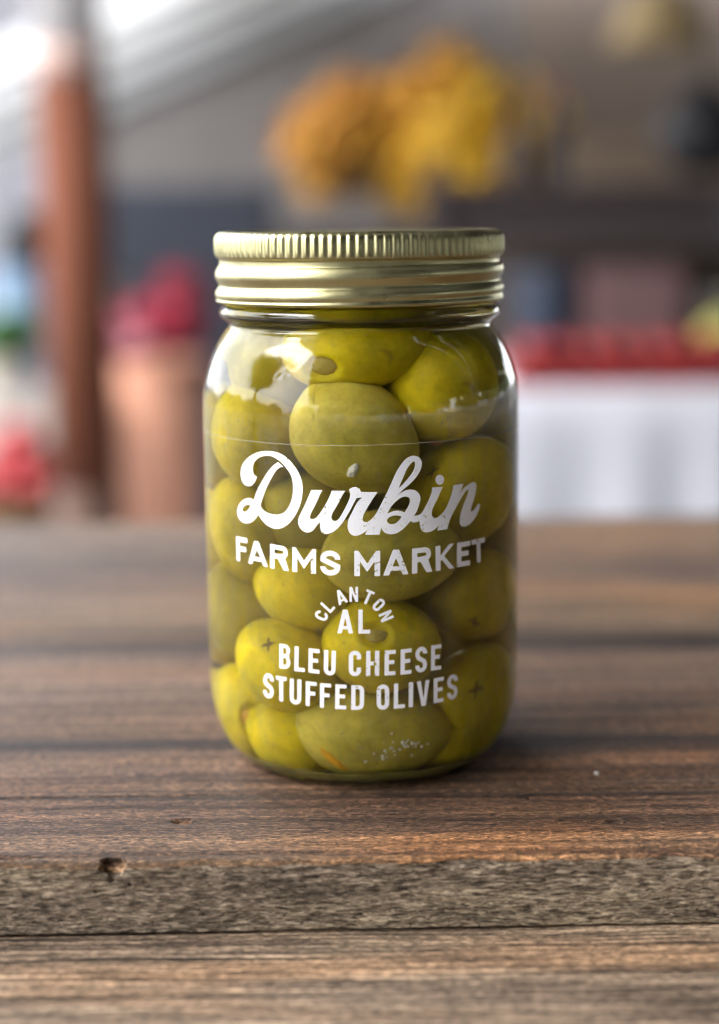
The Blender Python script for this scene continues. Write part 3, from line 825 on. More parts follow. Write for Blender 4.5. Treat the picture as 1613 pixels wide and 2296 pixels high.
def olive(c, S, rot, mat, label, feats=(), group=None, seed=0.0):
    """c centre mm, S semi-axes mm (x long), rot Euler degrees."""
    o = empty('olive', [v * mm for v in c])
    o.rotation_euler = [R(v) for v in rot]
    q = o.rotation_euler.to_matrix()
    DIMPLES.clear()
    for f in feats:
        if f[0] in ('hole', 'orange'):
            dw = Vector((f[1], -math.sqrt(max(.02, 1 - f[1] ** 2 - f[2] ** 2)), f[2])).normalized()
            d = q.inverted() @ dw
            DIMPLES.append((Vector((d.x / S[0], d.y / S[1], d.z / S[2])).normalized(), f[3] * .95, 2.1))
    bm = bmesh.new()
    bmesh.ops.create_uvsphere(bm, u_segments=110 if DIMPLES else 48, v_segments=64 if DIMPLES else 28, radius=1)
    for v in bm.verts: v.co = olive_point(S, v.co.normalized(), seed) * mm
    from_bm('flesh', bm, mat, o, True)
    dimples = list(DIMPLES); DIMPLES.clear()
    for f in feats:
        kind, dwx, dwz, size = f[:4]
        # direction in the world: towards the front wall, shifted right / up
        dw = Vector((dwx, -math.sqrt(max(.02, 1 - dwx * dwx - dwz * dwz)), dwz)).normalized()
        d = q.inverted() @ dw
        t1 = (q.inverted() @ Vector((1, 0, 0))); t1 = (t1 - d * t1.dot(d)).normalized()
        t2 = d.cross(t1)
        if t2.dot(q.inverted() @ Vector((0, 0, 1))) < 0: t2 = -t2
        def sk(a, b, lift):
            dd = (d + t1 * a + t2 * b).normalized()
            # direction on the unit sphere that meets the skin there
            u = Vector((dd.x / S[0], dd.y / S[1], dd.z / S[2])).normalized()
            p = olive_point(S, u, seed)
            return (p + p.normalized() * lift) * mm
        if kind == 'cross':
            bm = bmesh.new()
            for ang in f[4]:
                ca, sa = math.cos(R(ang)), math.sin(R(ang))
                N = 8
                rows = []
                for i in range(N + 1):
                    s = (i / N * 2 - 1) * size
                    w = size * .20 * (1 - abs(i / N * 2 - 1) ** 2 * .85) * (1 + .9 * noise.noise(Vector((i * 1.7, ang, seed))))
                    jx = size * .12 * noise.noise(Vector((i * .8, ang + 9, seed)))
                    rows.append([bm.verts.new(sk(s * ca - (w + jx) * sa, s * sa + (w + jx) * ca, .06 + ang * .0002)),
                                 bm.verts.new(sk(s * ca + (w - jx) * sa, s * sa - (w - jx) * ca, .06 + ang * .0002))])
                for a, b in zip(rows, rows[1:]): bm.faces.new((a[0], a[1], b[1], b[0]))
            from_bm('pitting_scar', bm, MMARK, o)
        else:
            m_in = {'hole': MCHEESE, 'orange': MORANGE, 'slit': MORANGE, 'pale': MPALE}[kind]
            asp = f[4] if len(f) > 4 else 1.0
            ang = R(f[5]) if len(f) > 5 else 0
            NR, NSEG = 6, 22
            bm = bmesh.new()
            rings_ = []
            for j in range(NR + 1):
                rr = size * j / NR
                row = []
                for i in range(NSEG):
                    a = 2 * math.pi * i / NSEG
                    w = 1 + .16 * noise.noise(Vector((math.cos(a) * 1.4, math.sin(a) * 1.4, seed + 3)))
                    x, y = rr * math.cos(a) * w, rr * math.sin(a) * w * asp
                    x, y = x * math.cos(ang) - y * math.sin(ang), x * math.sin(ang) + y * math.cos(ang)
                    lift = (-1.5 if kind in ('hole', 'orange') else .2 if kind == 'pale' else -.1) + .8 * (1 - (j / NR) ** 2) + .45 * noise.noise(Vector((x * 14, y * 14, seed))) - (.5 if j == NR else 0)
                    row.append(bm.verts.new(sk(x, y, lift)))
                    if j == 0: break
                rings_.append(row)
            for a, b in zip(rings_, rings_[1:]):
                for i in range(NSEG):
                    j = (i + 1) % NSEG
                    bm.faces.new((a[0], b[i], b[j]) if len(a) == 1 else (a[i], b[i], b[j], a[j]))
            from_bm('stuffing', bm, m_in, o, True)
    tag(o, label, 'olive', group)
    return o
GRP = 'green olives packed in the jar'
M0, M1, M2, M3 = OL_MATS
olive((-1.0, -20.5, 106.0), (16.8, 11.5, 10.5), (0, -6, 0), M1, 'topmost olive in the jar neck with an open pit hole at its left', [('hole', -.62, -.30, .30, .85)], GRP, 1)
olive((18.3, -17.0, 96.6), (13.8, 12, 12.6), (0, -20, 0), M1, 'bright plump olive at the upper right shoulder of the jar', [], GRP, 2)
olive((-1.4, -25.6, 85.6), (15.6, 11.8, 12.8), (0, 38, 0), M2, 'tilted greyish olive just above the middle of the script', [('pale', -.05, -.52, .10, 1.8, -30)], GRP, 3)
olive((-22.6, -12.5, 84.5), (12.6, 12, 11.6), (0, 60, 20), M0, 'olive at the upper left behind the script capital', [], GRP, 4)
olive((23.4, -13.0, 71.5), (14.2, 12, 13.2), (0, -25, 0), M0, 'olive at the right with a brown scar beside the dotted letter', [('cross', -.62, .42, .16, (20, 75))], GRP, 5)
olive((6.7, -25.4, 57.2), (16.0, 11.8, 11.4), (0, -4, 0), M2, 'wide horizontal olive behind the bold capitals in the middle', [], GRP, 6)
olive((-11.0, -16.5, 47.5), (13.0, 12, 11.4), (0, 20, 0), M1, 'olive half hidden left of the small lettering arch', [], GRP, 7)
olive((4.2, -25.6, 34.6), (13.6, 11.9, 11.8), (0, 8, 0), M1, 'olive with a stuffed pit hole behind the two capitals under the arch', [('hole', -.12, .42, .30, .6)], GRP, 8)
olive((24.8, -10.0, 43.5), (12.0, 11.8, 11.6), (0, 30, 0), M0, 'olive at the right edge with a forked brown scar', [('cross', .05, -.42, .17, (80, 140))], GRP, 9)
olive((-16.6, -20.2, 28.0), (14.2, 11.8, 11.4), (0, 32, 0), M1, 'tilted olive at the lower left with a brown cross scar', [('cross', -.45, .58, .16, (80, 10))], GRP, 10)
olive((23.4, -11.5, 16.8), (15.0, 11.8, 12.0), (0, -62, 0), M0, 'olive at the lower right with a plus shaped scar', [('cross', .22, .38, .20, (88, 12))], GRP, 11)
olive((1.6, -23.2, 12.6), (18.4, 11.8, 11.0), (0, 4, 0), M2, 'wide olive lying lowest in the middle with an orange slit', [('slit', -.66, -.42, .36, .28, -42)], GRP, 12)
olive((-24.4, -9.0, 13.6), (12.6, 11, 11.2), (0, 70, 20), M1, 'olive at the lower left edge showing a round orange hole', [('orange', -.10, .02, .38, .9)], GRP, 13)
olive((-15.0, -17.0, 10.2), (13.0, 10.8, 9.6), (0, 14, 10), M1, 'olive on the jar floor left of the lowest one', [], GRP, 14)
olive((-24.0, -9.0, 61.0), (13.6, 11.6, 11.0), (0, 80, 0), M0, 'olive at the left edge beside the bold capitals', [], GRP, 15)
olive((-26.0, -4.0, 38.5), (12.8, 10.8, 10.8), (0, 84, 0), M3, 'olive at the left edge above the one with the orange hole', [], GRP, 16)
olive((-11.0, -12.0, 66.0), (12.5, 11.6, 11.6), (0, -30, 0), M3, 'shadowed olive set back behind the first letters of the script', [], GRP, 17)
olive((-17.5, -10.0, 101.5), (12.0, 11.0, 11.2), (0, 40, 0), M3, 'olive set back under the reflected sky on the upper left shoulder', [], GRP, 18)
olive((17.5, -15.5, 8.8), (11.0, 8.6, 7.2), (0, -20, 0), M1, 'small olive wedged low behind the one with the plus shaped scar', [], GRP, 19)
olive((23.0, 8.0, 10.9), (13.0, 10.5, 9.2), (0, 10, 60), M1, 'olive on the jar floor at the back right, glimpsed under the plus scarred one', [], GRP, 50)
olive((-22.5, 8.0, 10.9), (13.0, 10.5, 9.2), (0, 10, 110), M1, 'olive on the jar floor at the back left, glimpsed under the orange holed one', [], GRP, 51)
olive((1.0, 1.0, 10.9), (13.0, 10.8, 9.6), (0, 0, 40), M0, 'olive on the jar floor at its centre, behind the lowest one', [], GRP, 52)
for c_, s_, nm in (((25.6, 9.0, 35.5), 53, 'lower right'), ((25.8, 8.0, 58.5), 54, 'middle right'), ((25.4, 8.5, 82.0), 55, 'upper right'),
                   ((-25.6, 9.5, 33.5), 56, 'lower left'), ((-25.8, 9.0, 57.0), 57, 'middle left'), ((-25.2, 9.0, 80.0), 58, 'upper left')):
    olive(c_, (12.6, 11.4, 11.4), (0, 84, 0), OL_MATS[s_ % 2], 'olive pressed to the glass at the %s side, set back from the front ones' % nm, [], GRP, s_)
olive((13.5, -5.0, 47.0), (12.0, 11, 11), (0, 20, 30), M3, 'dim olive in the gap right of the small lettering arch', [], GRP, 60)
rnd = random.Random(11)
for i, c in enumerate([
    (-3.5, 9.5, 51.6),
    (9.3, 24.2, 19.4),
    (-8.2, 24.6, 34.5),
    (9.7, 24.0, 64.1),
    (4.7, 2.4, 74.1),
    (-14.8, 12.6, 103.4),
    (10.9, 23.5, 91.7),
    (-8.3, 24.5, 78.7),
    (4.9, 1.4, 98.3),
    (5.1, 18.7, 113.7),
]):
    a = rnd.uniform(0, 180)
    olive(c, (13.2 + rnd.uniform(-.8, 1), 11.3, 11.3), (rnd.uniform(-40, 40), a, rnd.uniform(0, 180)), OL_MATS[i % 4],
          'olive deep in the brine behind the front ones, glimpsed through the gaps', [], GRP, 20 + i)


# ------------------------------------------------------------------ cheese crumbs by the bottom olive
bm = bmesh.new()
rnd = random.Random(4)
for i in range(46):
    x = rnd.gauss(9.0, 4.0); z = 11.0 + rnd.gauss(0, 1.6) + (x - 9) * .12
    r = math.sqrt(max(1, (37.2 - max(0, 12 - z) * .28) ** 2 - x * x))
    s = rnd.choice([.18, .22, .3, .3, .45])
    bmesh.ops.create_icosphere(bm, subdivisions=1, radius=s * mm, matrix=Matrix.Translation((x * mm, -(r - .35) * mm, z * mm))
                               @ Matrix.Diagonal((1, .7, .8 + rnd.random() * .5, 1)))
cr = from_bm('cheese_crumbs', bm, MPALE)
tag(cr, 'loose white cheese crumbs in the brine by the lowest olive', 'cheese crumbs', kind='stuff')

# ------------------------------------------------------------------ background: the market beyond the table
def leaf_mass(name, c, rad, n, size, m, parent=None, seed=1, flat=1.0):
    """A loose mass of many small bent leaf or petal faces."""
    rd = random.Random(seed)
    vs, fs = [], []
    lobes = [(Vector((rd.gauss(0, .30), rd.gauss(0, .30), rd.gauss(0, .28))), rd.uniform(.45, .65)) for _ in range(14)]
    for i in range(n):
        lc, lr = rd.choice(lobes)
        d = Vector((rd.gauss(0, 1), rd.gauss(0, 1), rd.gauss(0, 1))).normalized()
        p = lc + d * lr * rd.uniform(.55, 1) 
        p = Vector((c[0] + p.x * rad[0], c[1] + p.y * rad[1], c[2] + p.z * rad[2]))
        nrm = (d + Vector((rd.gauss(0, .5), rd.gauss(0, .5), rd.gauss(0, .5) + .3))).normalized()
        t1 = nrm.orthogonal().normalized(); t1.rotate(Matrix.Rotation(rd.uniform(0, 6.28), 3, nrm)); t2 = nrm.cross(t1)
        s = size * rd.uniform(.6, 1.3)
        b = len(vs)
        vs += [p - t1 * s, p + t2 * s * .5 + nrm * s * .15, p + t1 * s, p - t2 * s * .5 + nrm * s * .15]
        fs += [(b, b + 1, b + 2), (b, b + 2, b + 3)]
    return from_py(name, vs, fs, m, parent)

def tub(name, x, y, z0, h, r0, r1, m, parent, n=40, rim=.006):
    vs, fs = lathe([(0, z0), (r0, z0), (r1, z0 + h - .02), (r1 + rim, z0 + h - .02), (r1 + rim, z0 + h), (r1 - .004, z0 + h), (r0 * .96, z0 + .02), (0, z0 + .02)], n)
    return from_py(name, [(v[0] + x, v[1] + y, v[2]) for v in vs], fs, m, parent)

# barn with a white rake board and grey boarded gable
barn = empty('market_barn', (0, 7.6, -.95))
tag(barn, 'grey boarded market barn with a sloping white rake, blurred far behind the jar', 'building')
MWALL = plain('grey_barn_boards', (.175, .158, .15), .85, vary=.15, scale=3)
MBRN = plain('brown_barn_boards', (.20, .155, .125), .85, vary=.15, scale=3)
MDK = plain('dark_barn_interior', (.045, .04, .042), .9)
MWH = plain('white_painted_board', (.40, .40, .395), .6, vary=.05)
MTAN = plain('tan_timber', (.30, .22, .16), .8, vary=.2)
def rake(x): return (.78 + (x + 1.32) * .405) + .95
xb = [-1.30 + k * .30 for k in range(17)]
for k, x in enumerate(xb[:-1]):
    x1 = x + .30
    lo = 1.02 if x < 1.0 else 1.25
    zt0, zt1 = min(rake(x), 2.75), min(rake(x1), 2.75)
    bm = bmesh.new()
    y0, y1 = -.02 - .004 * (k % 2), .03
    f = [bm.verts.new(p) for p in ((x, y0, lo), (x1, y0, lo), (x1, y0, zt1), (x, y0, zt0))]
    b = [bm.verts.new((v.co.x, y1, v.co.z)) for v in f]
    bm.faces.new(f); bm.faces.new(b)
    for i in range(4): bm.faces.new((f[i], f[(i + 1) % 4], b[(i + 1) % 4], b[i]))
    from_bm('wall_board', bm, MWALL if x < .75 else MBRN, barn)
ang = math.atan(.405)
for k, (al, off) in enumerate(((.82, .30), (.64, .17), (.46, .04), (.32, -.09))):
    # graded rake strips: stepped darker tones put in to soften the bright roof edge
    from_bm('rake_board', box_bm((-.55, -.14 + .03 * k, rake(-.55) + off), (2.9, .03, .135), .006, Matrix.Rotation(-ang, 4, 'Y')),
            plain('rake_fade_%d' % k, (al, al, al * .99), .6, vary=.05), barn)
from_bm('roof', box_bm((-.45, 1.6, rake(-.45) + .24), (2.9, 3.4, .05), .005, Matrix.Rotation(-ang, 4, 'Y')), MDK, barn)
from_bm('lintel', box_bm((1.9, -.10, 1.30), (3.0, .14, .30), .01), MTAN, barn)
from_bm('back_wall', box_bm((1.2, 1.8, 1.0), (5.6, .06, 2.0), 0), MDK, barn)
for x in (-1.28, .95, 3.3): from_bm('barn_post', box_bm((x, 0.05, .52), (.12, .12, 1.04), .006), MTAN, barn)

# shed added to cover the overbright sky left of the barn
fs_ = empty('sky_cover_shed', (-4.0, 14, -.95))
MPS = plain('sky_cover_siding', (.22, .215, .235), .6, vary=.06)
from_bm('wall', box_bm((0, 0, 1.9), (6.0, .1, 3.8), 0), MPS, fs_)
for k in range(20): from_bm('siding_rib', box_bm((-2.9 + k * .3, -.065, 1.9), (.05, .03, 3.76), 0), MPS, fs_)
from_bm('roof', box_bm((0, 1.5, 3.9), (6.4, 3.6, .12), 0), MWH, fs_)
tag(fs_, 'pale shed added at the far left edge to cover the bright sky', 'building')

# near post
post = empty('timber_post', (-.565, 2.8, -.95))
tag(post, 'terracotta painted round timber post left of the jar', 'post')
MPOST = plain('terracotta_paint', (.23, .085, .05), .9, vary=.2, scale=5, spec=.1)
def log(name, z0, z1, r, m):
    vs, fs = lathe([(0, z0), (r, z0), (r * 1.01, (z0 + z1) / 2), (r, z1), (0, z1)], 32)
    return from_py(name, vs, fs, m, post, True)
log('shaft', .55, 1.36, .068, MPOST)
log('dark_base', 0, .55, .074, plain('dark_brown_tone', (.12, .06, .04), .7))  # post is darker brown and slightly thicker towards the bottom
log('glare_band', 1.36, 1.43, .0675, plain('glare_pink_tone', (.62, .42, .36), .6))  # colour steps paler here, where the post fades into glare
log('glare_top', 1.43, 2.30, .067, plain('glare_pale_tone', (.98, .95, .96), .7))  # glare over the upper post put in as a pale colour

# hanging baskets of yellow and orange blooms
def hanging_basket(x, y, z, rad, cols, label, seed):
    o = empty('hanging_basket', (x, y, z - rad[2] * .6))
    m = m_leaf('blooms_%d' % seed, *[tuple(x * .95 for x in c) for c in cols])
    leaf_mass('blooms', (0, 0, rad[2] * .6), rad, 2600, .020, m, o, seed)
    tub('basket_bowl', 0, 0, -rad[2] * .45, rad[2] * .55, rad[0] * .35, rad[0] * .6, plain('coir_bowl_%d' % seed, (.26, .16, .06), .9), o, 24)
    bm = bmesh.new()
    for k in range(3):
        a = k * 2.094
        v0 = Vector((math.cos(a) * rad[0] * .6, math.sin(a) * rad[0] * .6, 0)); v1 = Vector((0, 0, rad[2] * 2.6))
        mt = Matrix.Translation((v0 + v1) / 2) @ (v1 - v0).to_track_quat('Z', 'Y').to_matrix().to_4x4()
        bmesh.ops.create_cone(bm, segments=6, radius1=.002, radius2=.002, depth=(v1 - v0).length, matrix=mt)
    from_bm('hanger', bm, MDK, o)
    tag(o, label, 'hanging basket', 'flower baskets hung behind the jar')
hanging_basket(.155, 3.62, .33, (.20, .16, .19), ((.62, .30, .012), (.74, .42, .03)), 'hanging basket of amber blooms above the lid, middle one of three', 4)
hanging_basket(-.005, 3.6, .36, (.17, .16, .16), ((.52, .22, .015), (.68, .38, .04)), 'hanging basket of burnt orange blooms above the lid, leftmost of three', 3)
hanging_basket(.315, 3.5, .26, (.20, .18, .20), ((.72, .42, .012), (.80, .52, .03)), 'hanging basket of bright yellow blooms above the lid, rightmost of three', 5)
# dark lantern and straw lampshade at the upper right
ln = empty('hanging_lantern', (.87, 3.6, .235))
tag(ln, 'dark hanging lantern at the upper right of the picture', 'lantern')
MBLK = plain('black_metal', (.020, .021, .027), .6)
vs, fs = lathe(smooth_profile([(0, 0), (.05, .005), (.10, .05), (.115, .10), (.09, .16), (.05, .19), (0, .20)], 4), 28); from_py('lantern_body', vs, fs, MBLK, ln, True)
vs, fs = lathe([(.06, .185), (.02, .24), (0, .24)], 20); from_py('lantern_top', vs, fs, MBLK, ln)
from_bm('hanger', box_bm((0, 0, .42), (.006, .006, .42)), MBLK, ln)
sh = empty('straw_shade', (.77, 3.7, .56))
tag(sh, 'pale straw lampshade at the top right corner', 'lampshade')
tub('shade', 0, 0, 0, .14, .13, .07, plain('straw', (.55, .40, .20), .8), sh, 28)
from_bm('cord', box_bm((0, 0, .4), (.006, .006, .55)), MBLK, sh)

# display table under a white cloth, right of the jar
dt = empty('display_table', (.62, 2.32, -.95))
tag(dt, 'trestle display table under a white cloth right of the jar', 'table')
MCL = plain('white_cloth', (.78, .80, .90), .8, vary=.04)
from_bm('table_board', box_bm((.2, .1, .795), (1.36, .66, .03), .004), MTAN, dt)
for x in (-.4, .8):
    for y in (-.15, .35): from_bm('leg', box_bm((x, y, .39), (.05, .05, .78), .004), MTAN, dt)
vs, fs = [], []
nx, rows = 120, [(.42, .812), (.1, .8135), (-.225, .812), (-.238, .80), (-.242, .74), (-.245, .60), (-.25, .45), (-.252, .30)]
for j, (y, z) in enumerate(rows):
    for i in range(nx + 1):
        x = -.49 + 1.4 * i / nx
        fold = .014 * math.sin(x * 38 + 1.2 * math.sin(x * 7)) * max(0, (.80 - z) / .5)
        vs.append((x, y + fold, z))
for j in range(len(rows) - 1):
    for i in range(nx):
        a = j * (nx + 1) + i; fs.append((a, a + 1, a + nx + 2, a + nx + 1))
cl = from_py('tablecloth', vs, fs, MCL, None, True)
cl.location = (.62, 2.32, -.95)
so = cl.modifiers.new('thick', 'SOLIDIFY'); so.thickness = .003
tag(cl, 'white cloth hanging over the display table at the right', 'tablecloth')
# tomatoes in a row of red trays on it
MTOM = plain('tomato_skin', (.34, .012, .012), .3, vary=.2, scale=12)
MRT = plain('red_tray', (.36, .03, .03), .5)
MSTEM = plain('green_stem', (.08, .16, .03), .7)
spots = ['beside the jar', 'second from the jar', 'third from the jar', 'at the right edge of the picture']
bmt = bmesh.new(); bmesh.ops.create_uvsphere(bmt, u_segments=14, v_segments=9, radius=1)
for v in bmt.verts: v.co.z *= .82; v.co.z -= .12 * max(0, 1 - (v.co.x ** 2 + v.co.y ** 2) * 6) * (1 if v.co.z > 0 else 0)
tom_me = bpy.data.meshes.new('tomato'); bmt.to_mesh(tom_me); bmt.free(); tom_me.materials.append(MTOM)
tom_me.polygons.foreach_set('use_smooth', [True] * len(tom_me.polygons))
rt2 = random.Random(2)
for k in range(4):
    x0 = .295 + k * .105
    tr = empty('produce_tray', (x0, 2.20, -.134))
    b_ = bmesh.new()
    box_bm((0, 0, .004), (.098, .16, .006), 0, None, b_)
    for sx in (-1, 1): box_bm((sx * .048, 0, .018), (.003, .16, .026), 0, None, b_)
    for sy in (-1, 1): box_bm((0, sy * .079, .018), (.092, .003, .026), 0, None, b_)
    from_bm('tray', b_, MRT, tr)
    tag(tr, 'shallow red produce tray on the white cloth, ' + spots[k], 'tray', 'red trays on the display table')
    for i, j, up in [(i, j, 0) for i in range(2) for j in range(3)] + [(i + .35, j - .2, 1) for i in range(2) for j in range(3)]:
        if 1:
            to = bpy.data.objects.new('tomato', tom_me); COL.objects.link(to)
            s = .0225 + rt2.uniform(-.0015, .002)
            to.scale = (s, s, s)
            to.location = (x0 - .0225 + .045 * i, 2.20 - .05 + .05 * j, -.134 + .0085 + s * .80 + up * .030)
            tag(to, 'ripe red tomato %s the tray ' % ('heaped on top in' if up else 'in') + spots[k], 'tomato', 'tomatoes in the red trays')
# yellow-green melon at the far right, blue tub, pink carton, grey crate behind
sq = empty('melon', (.66, 2.36, -.14))
bm = bmesh.new(); bmesh.ops.create_uvsphere(bm, u_segments=40, v_segments=16, radius=.062)
for v in bm.verts:
    a = math.atan2(v.co.y, v.co.x); k = 1 + .035 * abs(math.cos(a * 5)); v.co.x *= k; v.co.y *= k; v.co.z = v.co.z * .9 + .056
from_bm('rind', bm, plain('yellow_green_rind', (.42, .40, .08), .6), sq, True)
bm = bmesh.new(); bmesh.ops.create_cone(bm, segments=8, radius1=.009, radius2=.006, depth=.03, cap_ends=True, matrix=Matrix.Translation((0, 0, .120)))
from_bm('stalk', bm, MSTEM, sq)
tag(sq, 'yellow green melon at the right edge of the display table', 'melon')
rack = empty('display_rack', (.55, 2.9, -.95))
tag(rack, 'dark timber display rack behind the tomato trays', 'rack')
MRK = plain('dark_rack_timber', (.06, .045, .045), .8)
for z in (.72, 1.14): from_bm('shelf', box_bm((.15, 0, z), (1.1, .30, .025), .002), MRK, rack)
for x in (-.39, .69):
    for y in (-.13, .13): from_bm('upright', box_bm((x, y, .60), (.035, .035, 1.2), .002), MRK, rack)
from_bm('back_panel', box_bm((.15, .16, .88), (1.1, .012, .28), 0), MBRN, rack)
from_bm('top_panel', box_bm((-.10, -.12, 1.075), (.56, .012, .10), 0), MRK, rack)
bt = empty('blue_tub', (.385, 2.85, -.2175))
tub('tub_body', 0, 0, .0, .235, .055, .068, plain('slate_blue_plastic', (.055, .075, .12), .5), bt)
vs, fs = lathe([(.073, .236), (.073, .246), (.0, .252)], 40); from_py('tub_lid', vs, fs, plain('pale_blue_plastic', (.09, .105, .15), .5), bt)
tag(bt, 'slate blue plastic tub on the rack right of the lid', 'tub')
pc = empty('pink_carton', (.56, 2.85, -.2175))
from_bm('carton_body', box_bm((0, 0, .125), (.19, .18, .25), .004), plain('dusty_pink_card', (.21, .115, .115), .8), pc)
from_bm('carton_flap', box_bm((0, -.02, .254), (.18, .13, .004), 0), plain('grey_card', (.17, .14, .135), .8), pc)
tag(pc, 'dusty pink carton on the rack beside the blue tub', 'carton')
gc = empty('grey_crate', (.80, 2.85, -.2175))
bm = box_bm((0, 0, .012), (.20, .20, .02), 0)
for z in (.06, .12, .18):
    for s in (-1, 1):
        box_bm((0, s * .10, z), (.21, .01, .04), 0, None, bm); box_bm((s * .10, 0, z), (.01, .188, .038), 0, None, bm)
from_bm('slats', bm, plain('grey_crate_wood', (.22, .20, .19), .8), gc)
for sx in (-1, 1):
    for sy in (-1, 1): from_bm('corner_post', box_bm((sx * .088, sy * .088, .11), (.014, .014, .18), 0), MTAN, gc)
tag(gc, 'grey slatted crate at the right end of the rack', 'crate')
MBX = plain('dark_bottle', (.03, .02, .028), .3)
for k, (x, h) in enumerate(((.33, .15), (.40, .19))):
    jb = empty('dark_bottle', (x, 2.88, .2025))
    vs, fs = lathe([(0, 0), (.03, 0), (.031, h * .55), (.012, h * .72), (.012, h), (0, h)], 18)
    from_py('bottle_body', vs, fs, MBX, jb, False)
    vs, fs = lathe([(.0135, h * .93), (.0135, h + .006), (0, h + .006)], 18)
    from_py('bottle_cap', vs, fs, MRT if k % 2 else MBLK, jb)
    tag(jb, ['shorter', 'taller'][k] + ' of two dark bottles on top of the rack', 'bottle', 'dark bottles on the rack')

# left group: planter of magenta flowers, dark crates behind it
pl = empty('flower_planter', (-.515, 3.6, -.95))
tag(pl, 'tall peach coloured planter of magenta flowers left of the jar', 'planter')
tub('pot', 0, 0, 0, .74, .085, .125, plain('peach_clay', (1.0, .50, .33), .75, vary=.12), pl, 40, .010)
leaf_mass('flowers', (.02, 0, .84), (.125, .12, .085), 1500, .018, m_leaf('magenta_petals', (.30, .012, .035), (.42, .02, .06)), pl, 8)
leaf_mass('pale_flowers', (-.07, -.07, .80), (.075, .06, .07), 600, .016, m_leaf('pink_petals', (.58, .20, .28), (.66, .28, .33)), pl, 9)
st = empty('crate_stand', (-.50, 4.6, -.95))
tag(st, 'stack stand of dark navy crates behind the flower planter', 'stand')
MNV = plain('navy_crate', (.035, .042, .062), .7)
for k in range(4): from_bm('crate', box_bm((.02 * (-1) ** k, 0, .15 + .30 * k), (.52, .34, .285), .01), MNV, st)

# far left: things at the edge of the picture
bn = empty('plant_bench', (-.95, 3.55, -.95))
tag(bn, 'low pale bench at the left edge holding pots and produce', 'bench')
MBN = plain('pale_bench_paint', (.55, .52, .47), .8)
from_bm('seat', box_bm((0, 0, .66), (.62, .34, .03), .003), MBN, bn)
from_bm('apron', box_bm((0, -.16, .56), (.58, .02, .16), .003), MBN, bn)
for x in (-.27, .27):
    for y in (-.13, .13): from_bm('leg', box_bm((x, y, .322), (.05, .05, .644), .003), MBN, bn)
gp = empty('green_plant', (-.875, 3.45, -.275))
tub('pot', 0, 0, 0, .09, .045, .06, plain('cream_pot', (.62, .58, .50), .7), gp, 28)
leaf_mass('foliage', (-.01, 0, .14), (.075, .07, .075), 900, .022, m_leaf('green_leaves', (.045, .15, .03), (.09, .24, .06)), gp, 12)
tag(gp, 'bushy green potted plant at the left edge', 'plant')
bb = empty('blue_bucket', (-.86, 3.68, -.275))
tub('bucket', 0, 0, 0, .30, .06, .085, plain('sky_blue_enamel', (.28, .42, .60), .4), bb, 36)
tag(bb, 'sky blue bucket behind the green plant at the left edge', 'bucket')
dk = empty('dark_pitcher', (-.89, 3.80, -.275))
vs, fs = lathe([(0, 0), (.07, 0), (.08, .2), (.055, .36), (.06, .44), (.05, .44), (.045, .36), (0, .34)], 32)
from_py('pitcher_body', vs, fs, plain('black_blue_glaze', (.012, .016, .024), .3), dk, True)
from_bm('pitcher_handle', box_bm((.085, 0, .30), (.015, .02, .18), .005), MBLK, dk)
tag(dk, 'tall dark pitcher behind the blue bucket at the left edge', 'pitcher')
ap = empty('apple_basket', (-.80, 3.25, -.95))
tub('basket', 0, 0, 0, .46, .10, .14, plain('willow', (.22, .13, .07), .9), ap, 36, .008)
tag(ap, 'willow basket heaped with red apples at the lower left', 'basket')
rda = random.Random(21)
bmt = bmesh.new(); bmesh.ops.create_uvsphere(bmt, u_segments=14, v_segments=9, radius=1)
for v in bmt.verts: v.co.z *= .9; v.co.z -= .2 * max(0, 1 - (v.co.x ** 2 + v.co.y ** 2) * 5) * (1 if v.co.z > 0 else -.4)
ap_me = bpy.data.meshes.new('apple'); bmt.to_mesh(ap_me); bmt.free(); ap_me.materials.append(plain('apple_skin', (.50, .045, .05), .35, vary=.3, scale=10))
ap_me.polygons.foreach_set('use_smooth', [True] * len(ap_me.polygons))
k = 0
for lay, (n_, rr) in enumerate(((6, .085), (3, .045), (1, 0))):
    for i in range(n_):
        a = 6.283 * i / n_ + lay
        oo = bpy.data.objects.new('apple', ap_me); COL.objects.link(oo)
        oo.scale = (.041,) * 3
        oo.location = (-.80 + rr * math.cos(a), 3.25 + rr * math.sin(a), -.465 + lay * .058)
        tag(oo, 'red apple in the %s of the basket heap' % ('lower ring', 'upper ring', 'very top')[lay], 'apple', 'apples in the willow basket')

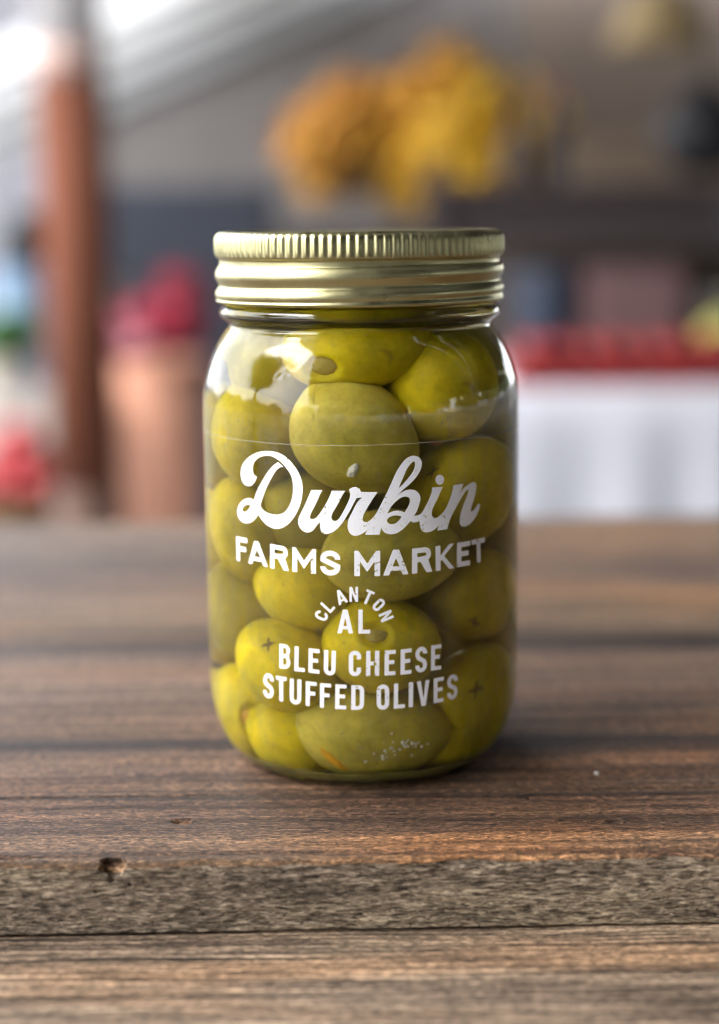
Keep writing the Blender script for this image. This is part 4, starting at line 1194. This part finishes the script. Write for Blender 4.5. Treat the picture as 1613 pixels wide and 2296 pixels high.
# far trees round the lot, added to block horizon sky mirrored in the glass
rdt = random.Random(17)
tvs, tfs = [], []
for k in range(90):
    a = R(rdt.uniform(-140, 118))
    dist = rdt.uniform(17, 24)
    cx, cy_ = -dist * math.sin(a), -dist * math.cos(a)
    hh = rdt.uniform(1.4, 2.6) if a > .5 else rdt.uniform(2.6, 3.5)
    for q in range(110):
        d = Vector((rdt.gauss(0, 1), rdt.gauss(0, 1), abs(rdt.gauss(0, .8)))).normalized()
        p = Vector((cx, cy_, -.95 + hh * .35)) + Vector((d.x * 1.7, d.y * 1.7, d.z * hh * .65)) * rdt.uniform(.75, 1)
        t1 = d.orthogonal().normalized() * .45; t2 = d.cross(t1)
        b = len(tvs); tvs += [p - t1, p + t2, p + t1, p - t2]; tfs.append((b, b + 1, b + 2, b + 3))
tl = from_py('sky_block_trees', tvs, tfs, m_leaf('far_leaves', (.03, .05, .02), (.06, .085, .03)))
tag(tl, 'far trees added round the lot to block low sky mirrored in the glass', 'trees', kind='stuff')

# a round tree across the lot behind the camera: its dark shape shows in the jar's shoulder
tree = empty('tree', (-6.2, -.95, -.95))
tag(tree, 'round dark tree mirrored in the upper left of the glass', 'tree')
bm = bmesh.new()
bmesh.ops.create_cone(bm, segments=12, radius1=.22, radius2=.12, depth=2.6, cap_ends=True, matrix=Matrix.Translation((0, 0, 1.3)))
for k in range(5):
    a = k * 1.257; v1 = Vector((math.cos(a) * 1.0, math.sin(a) * 1.0, 3.9)); v0 = Vector((0, 0, 2.2))
    bmesh.ops.create_cone(bm, segments=8, radius1=.09, radius2=.03, depth=(v1 - v0).length, cap_ends=True,
                          matrix=Matrix.Translation((v0 + v1) / 2) @ (v1 - v0).to_track_quat('Z', 'Y').to_matrix().to_4x4())
from_bm('trunk', bm, plain('bark', (.09, .07, .055), .9), tree)
leaf_mass('crown', (0, 0, 4.0), (1.9, 1.9, 1.7), 5000, .14, m_leaf('tree_leaves', (.035, .06, .015), (.07, .11, .03)), tree, 31)
